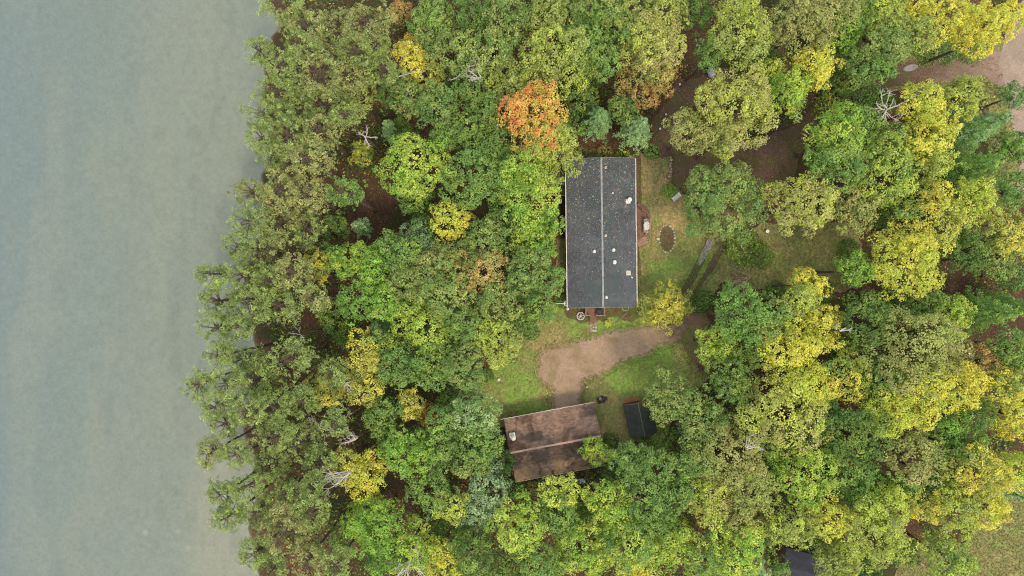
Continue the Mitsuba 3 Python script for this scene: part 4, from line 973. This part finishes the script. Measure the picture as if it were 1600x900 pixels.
dead_tree('white birch limb showing beside the garage corner crown', 946, 722, 12, 100, 60, 3, ztop=8)
dead_tree('pale bare twigs on top of the straw-tinted crown inland of the shed', 1165, 700, 22, 45, 70, 6, ztop=16.5, w=.045)
dead_tree('small white dead limbs in the wood below the navy-roof side clearing', 1390, 815, 14, None, 0, 6, ztop=15, w=.05)
dead_tree('toppled bare brown tree with a pale sawn end beside the dark lawn', 1172, 434, 32, 160, 55, 9, mat='brownwood_mat', w=.085, name='fallen_tree', straight=True)

# ------------------------------------------------------------------ grass, undergrowth, fallen leaves
def inside(g, n, rng):
    x0, y0, x1, y1 = g.bounds; q = rng.uniform((max(x0, -70), max(y0, -40)), (min(x1, 70), min(y1, 40)), (n, 2))
    return q[shapely.contains_xy(g, q[:, 0], q[:, 1])]
rng = np.random.default_rng(5)
def blobs(q, B):
    o = np.zeros(len(q))
    for x, y, r, s in B: o += s * np.exp(-((q[:, 0] - x) ** 2 + (q[:, 1] - y) ** 2) / r ** 2)
    return o
def grass(key, g, n, label, h=.10):
    q = inside(g, n, rng)
    l = np.clip(blobs(q, LUSHW) + rng.normal(size=len(q)) * .2, 0, 1)[:, None]; d = np.clip(blobs(q, DRYW) + rng.normal(size=len(q)) * .3 - .15, 0, 1)[:, None]
    c = np.array([.105, .115, .04]) * (1 - l) + np.array([.12, .20, .035]) * l
    c = c * (1 - d * .7) + np.array([.25, .20, .10]) * d * .7
    P = np.c_[q, rng.uniform(.02, h, len(q))]
    V, F, C = leaves_mesh(P, np.array([0, 0, 1.]) + rng.normal(size=(len(q), 3)) * .55, rng.uniform(.09, .2, len(q)), leafcolor(rng, len(q), c * 1.85, .22), rng, asp=.5)
    put(key, (V, F), 'leaf_mat', color=C); labels[key] = {'label': label, 'category': 'grass', 'kind': 'stuff'}
grass('lawn_grass', LAWN, 60000, 'short grass of the lawn round the house')
grass('meadow_grass', MEADOW, 16000, 'olive grass of the corner clearing')
grass('verge_grass', VERGE.difference(TRACK).difference(ROADP), 9000, 'rough grass beside the gravel road')
grass('bed_grass', shapely.union_all([FRONT, SIDE, YARD]), 9000, 'sparse weeds in the planting beds', .14)
edge = shapely.union_all([DRIVE, YARD, RUTS_TAN, TRACK]).boundary.buffer(.5)
grass('edge_grass', edge.intersection(LAWN.buffer(.6)), 70000, 'loose grass creeping over the driveway edges', .08)
# low plants of the forest floor
q = rng.uniform((-38, -38), (64, 38), (120000, 2))
ok = ~shapely.contains_xy(CLEAR.buffer(.3), q[:, 0], q[:, 1]) & ~shapely.contains_xy(BUILT.buffer(-1.2), q[:, 0], q[:, 1]) & (q[:, 0] > shore_x(q[:, 1]) + 2)
nz = meshkit.fbm(np.c_[q * .35, np.zeros(len(q))], 3, 9)
for a, b, c in GAPS[:4]: nz -= .22 * (np.hypot(*(q - at2(a, b)).T) < c * S * CAM_H)
q = q[ok & (nz > .40 + rng.uniform(0, .14, len(q)))]
hh = meshkit.fbm(np.c_[q * .8, np.ones(len(q))], 2, 3)
P = np.c_[q, rng.uniform(.05, 1.0, len(q)) * (hh * 2.6)]
pc = np.where((rng.uniform(size=len(q)) < .12)[:, None], PAL['Y'], np.where((rng.uniform(size=len(q)) < .5)[:, None], PAL['d'], PAL['g']))
V, F, C = leaves_mesh(P, np.array([0, 0, 1.]) + rng.normal(size=(len(q), 3)) * .5, rng.uniform(.18, .34, len(q)), leafcolor(rng, len(q), pc * 1.1, .2), rng)
put('undergrowth', (V, F), 'leaf_mat', color=C); labels['undergrowth'] = {'label': 'low green undergrowth on the forest floor', 'category': 'undergrowth', 'kind': 'stuff'}
def fallen(key, q, z, label, cols, s0, s1):
    P = np.c_[q, z]
    c = np.array(cols)[rng.integers(0, len(cols), len(q))]
    V, F, C = leaves_mesh(P, np.array([0, 0, 1.]) + rng.normal(size=(len(q), 3)) * .22, rng.uniform(s0, s1, len(q)), leafcolor(rng, len(q), c, .2), rng, asp=.75, fold=.05)
    put(key, (V, F), 'vc_mat' if False else 'leaf_mat', color=C); labels[key] = {'label': label, 'category': 'leaves', 'kind': 'stuff'}
q = rng.uniform((-36, -38), (64, 38), (26000, 2))
ok = ~shapely.contains_xy(BUILT.buffer(-.9), q[:, 0], q[:, 1]) & (~shapely.contains_xy(DRIVE, q[:, 0], q[:, 1]) | (rng.uniform(size=len(q)) < .08)) & ~shapely.contains_xy(ROADP, q[:, 0], q[:, 1]) & (q[:, 0] > shore_x(q[:, 1]) + 4) & (~shapely.contains_xy(LAWN, q[:, 0], q[:, 1]) | (rng.uniform(size=len(q)) < .16))
q = q[ok]
fallen('fallen_leaves', q, .04 + rng.uniform(0, .02, len(q)), 'orange and brown leaves strewn over the forest floor', [(.34, .17, .06), (.30, .12, .06), (.42, .28, .10), (.22, .11, .07), (.36, .24, .15)], .10, .22)
# leaves on the house roof: thick towards the far end, thin towards the porch
n = 850
lx, ly = rng.uniform(-HB + .1, HB - .1, n), HA - .15 - rng.beta(1.0, 2.4, n) * (2 * HA - .4)
for cx, cy, m, sp in [(-2.9, 4.2, 22, .35), (-3.6, 3.3, 12, .3), (3.0, 3.4, 16, .3), (3.1, 2.9, 10, .25), (1.2, 2.0, 14, .8), (2.6, 6.4, 14, .5)]:
    lx = np.r_[lx, cx + rng.normal(size=m) * sp]; ly = np.r_[ly, cy + rng.normal(size=m) * sp * 1.3]
ok = (np.abs(lx) < HB - .05) & (np.abs(lx) > .15); lx, ly = lx[ok], ly[ok]
w = (HOUSE @ np.c_[lx, ly, HZR - (HZR - HZE) * np.abs(lx) / HB + .03, np.ones(len(lx))].T).T[:, :3]
fallen('roof_leaves', w[:, :2], w[:, 2], 'tan and orange leaves scattered over the dark house roof', [(.5, .43, .34), (.6, .53, .44), (.45, .33, .2), (.50, .25, .12), (.42, .42, .38), (.6, .56, .46)], .07, .17)
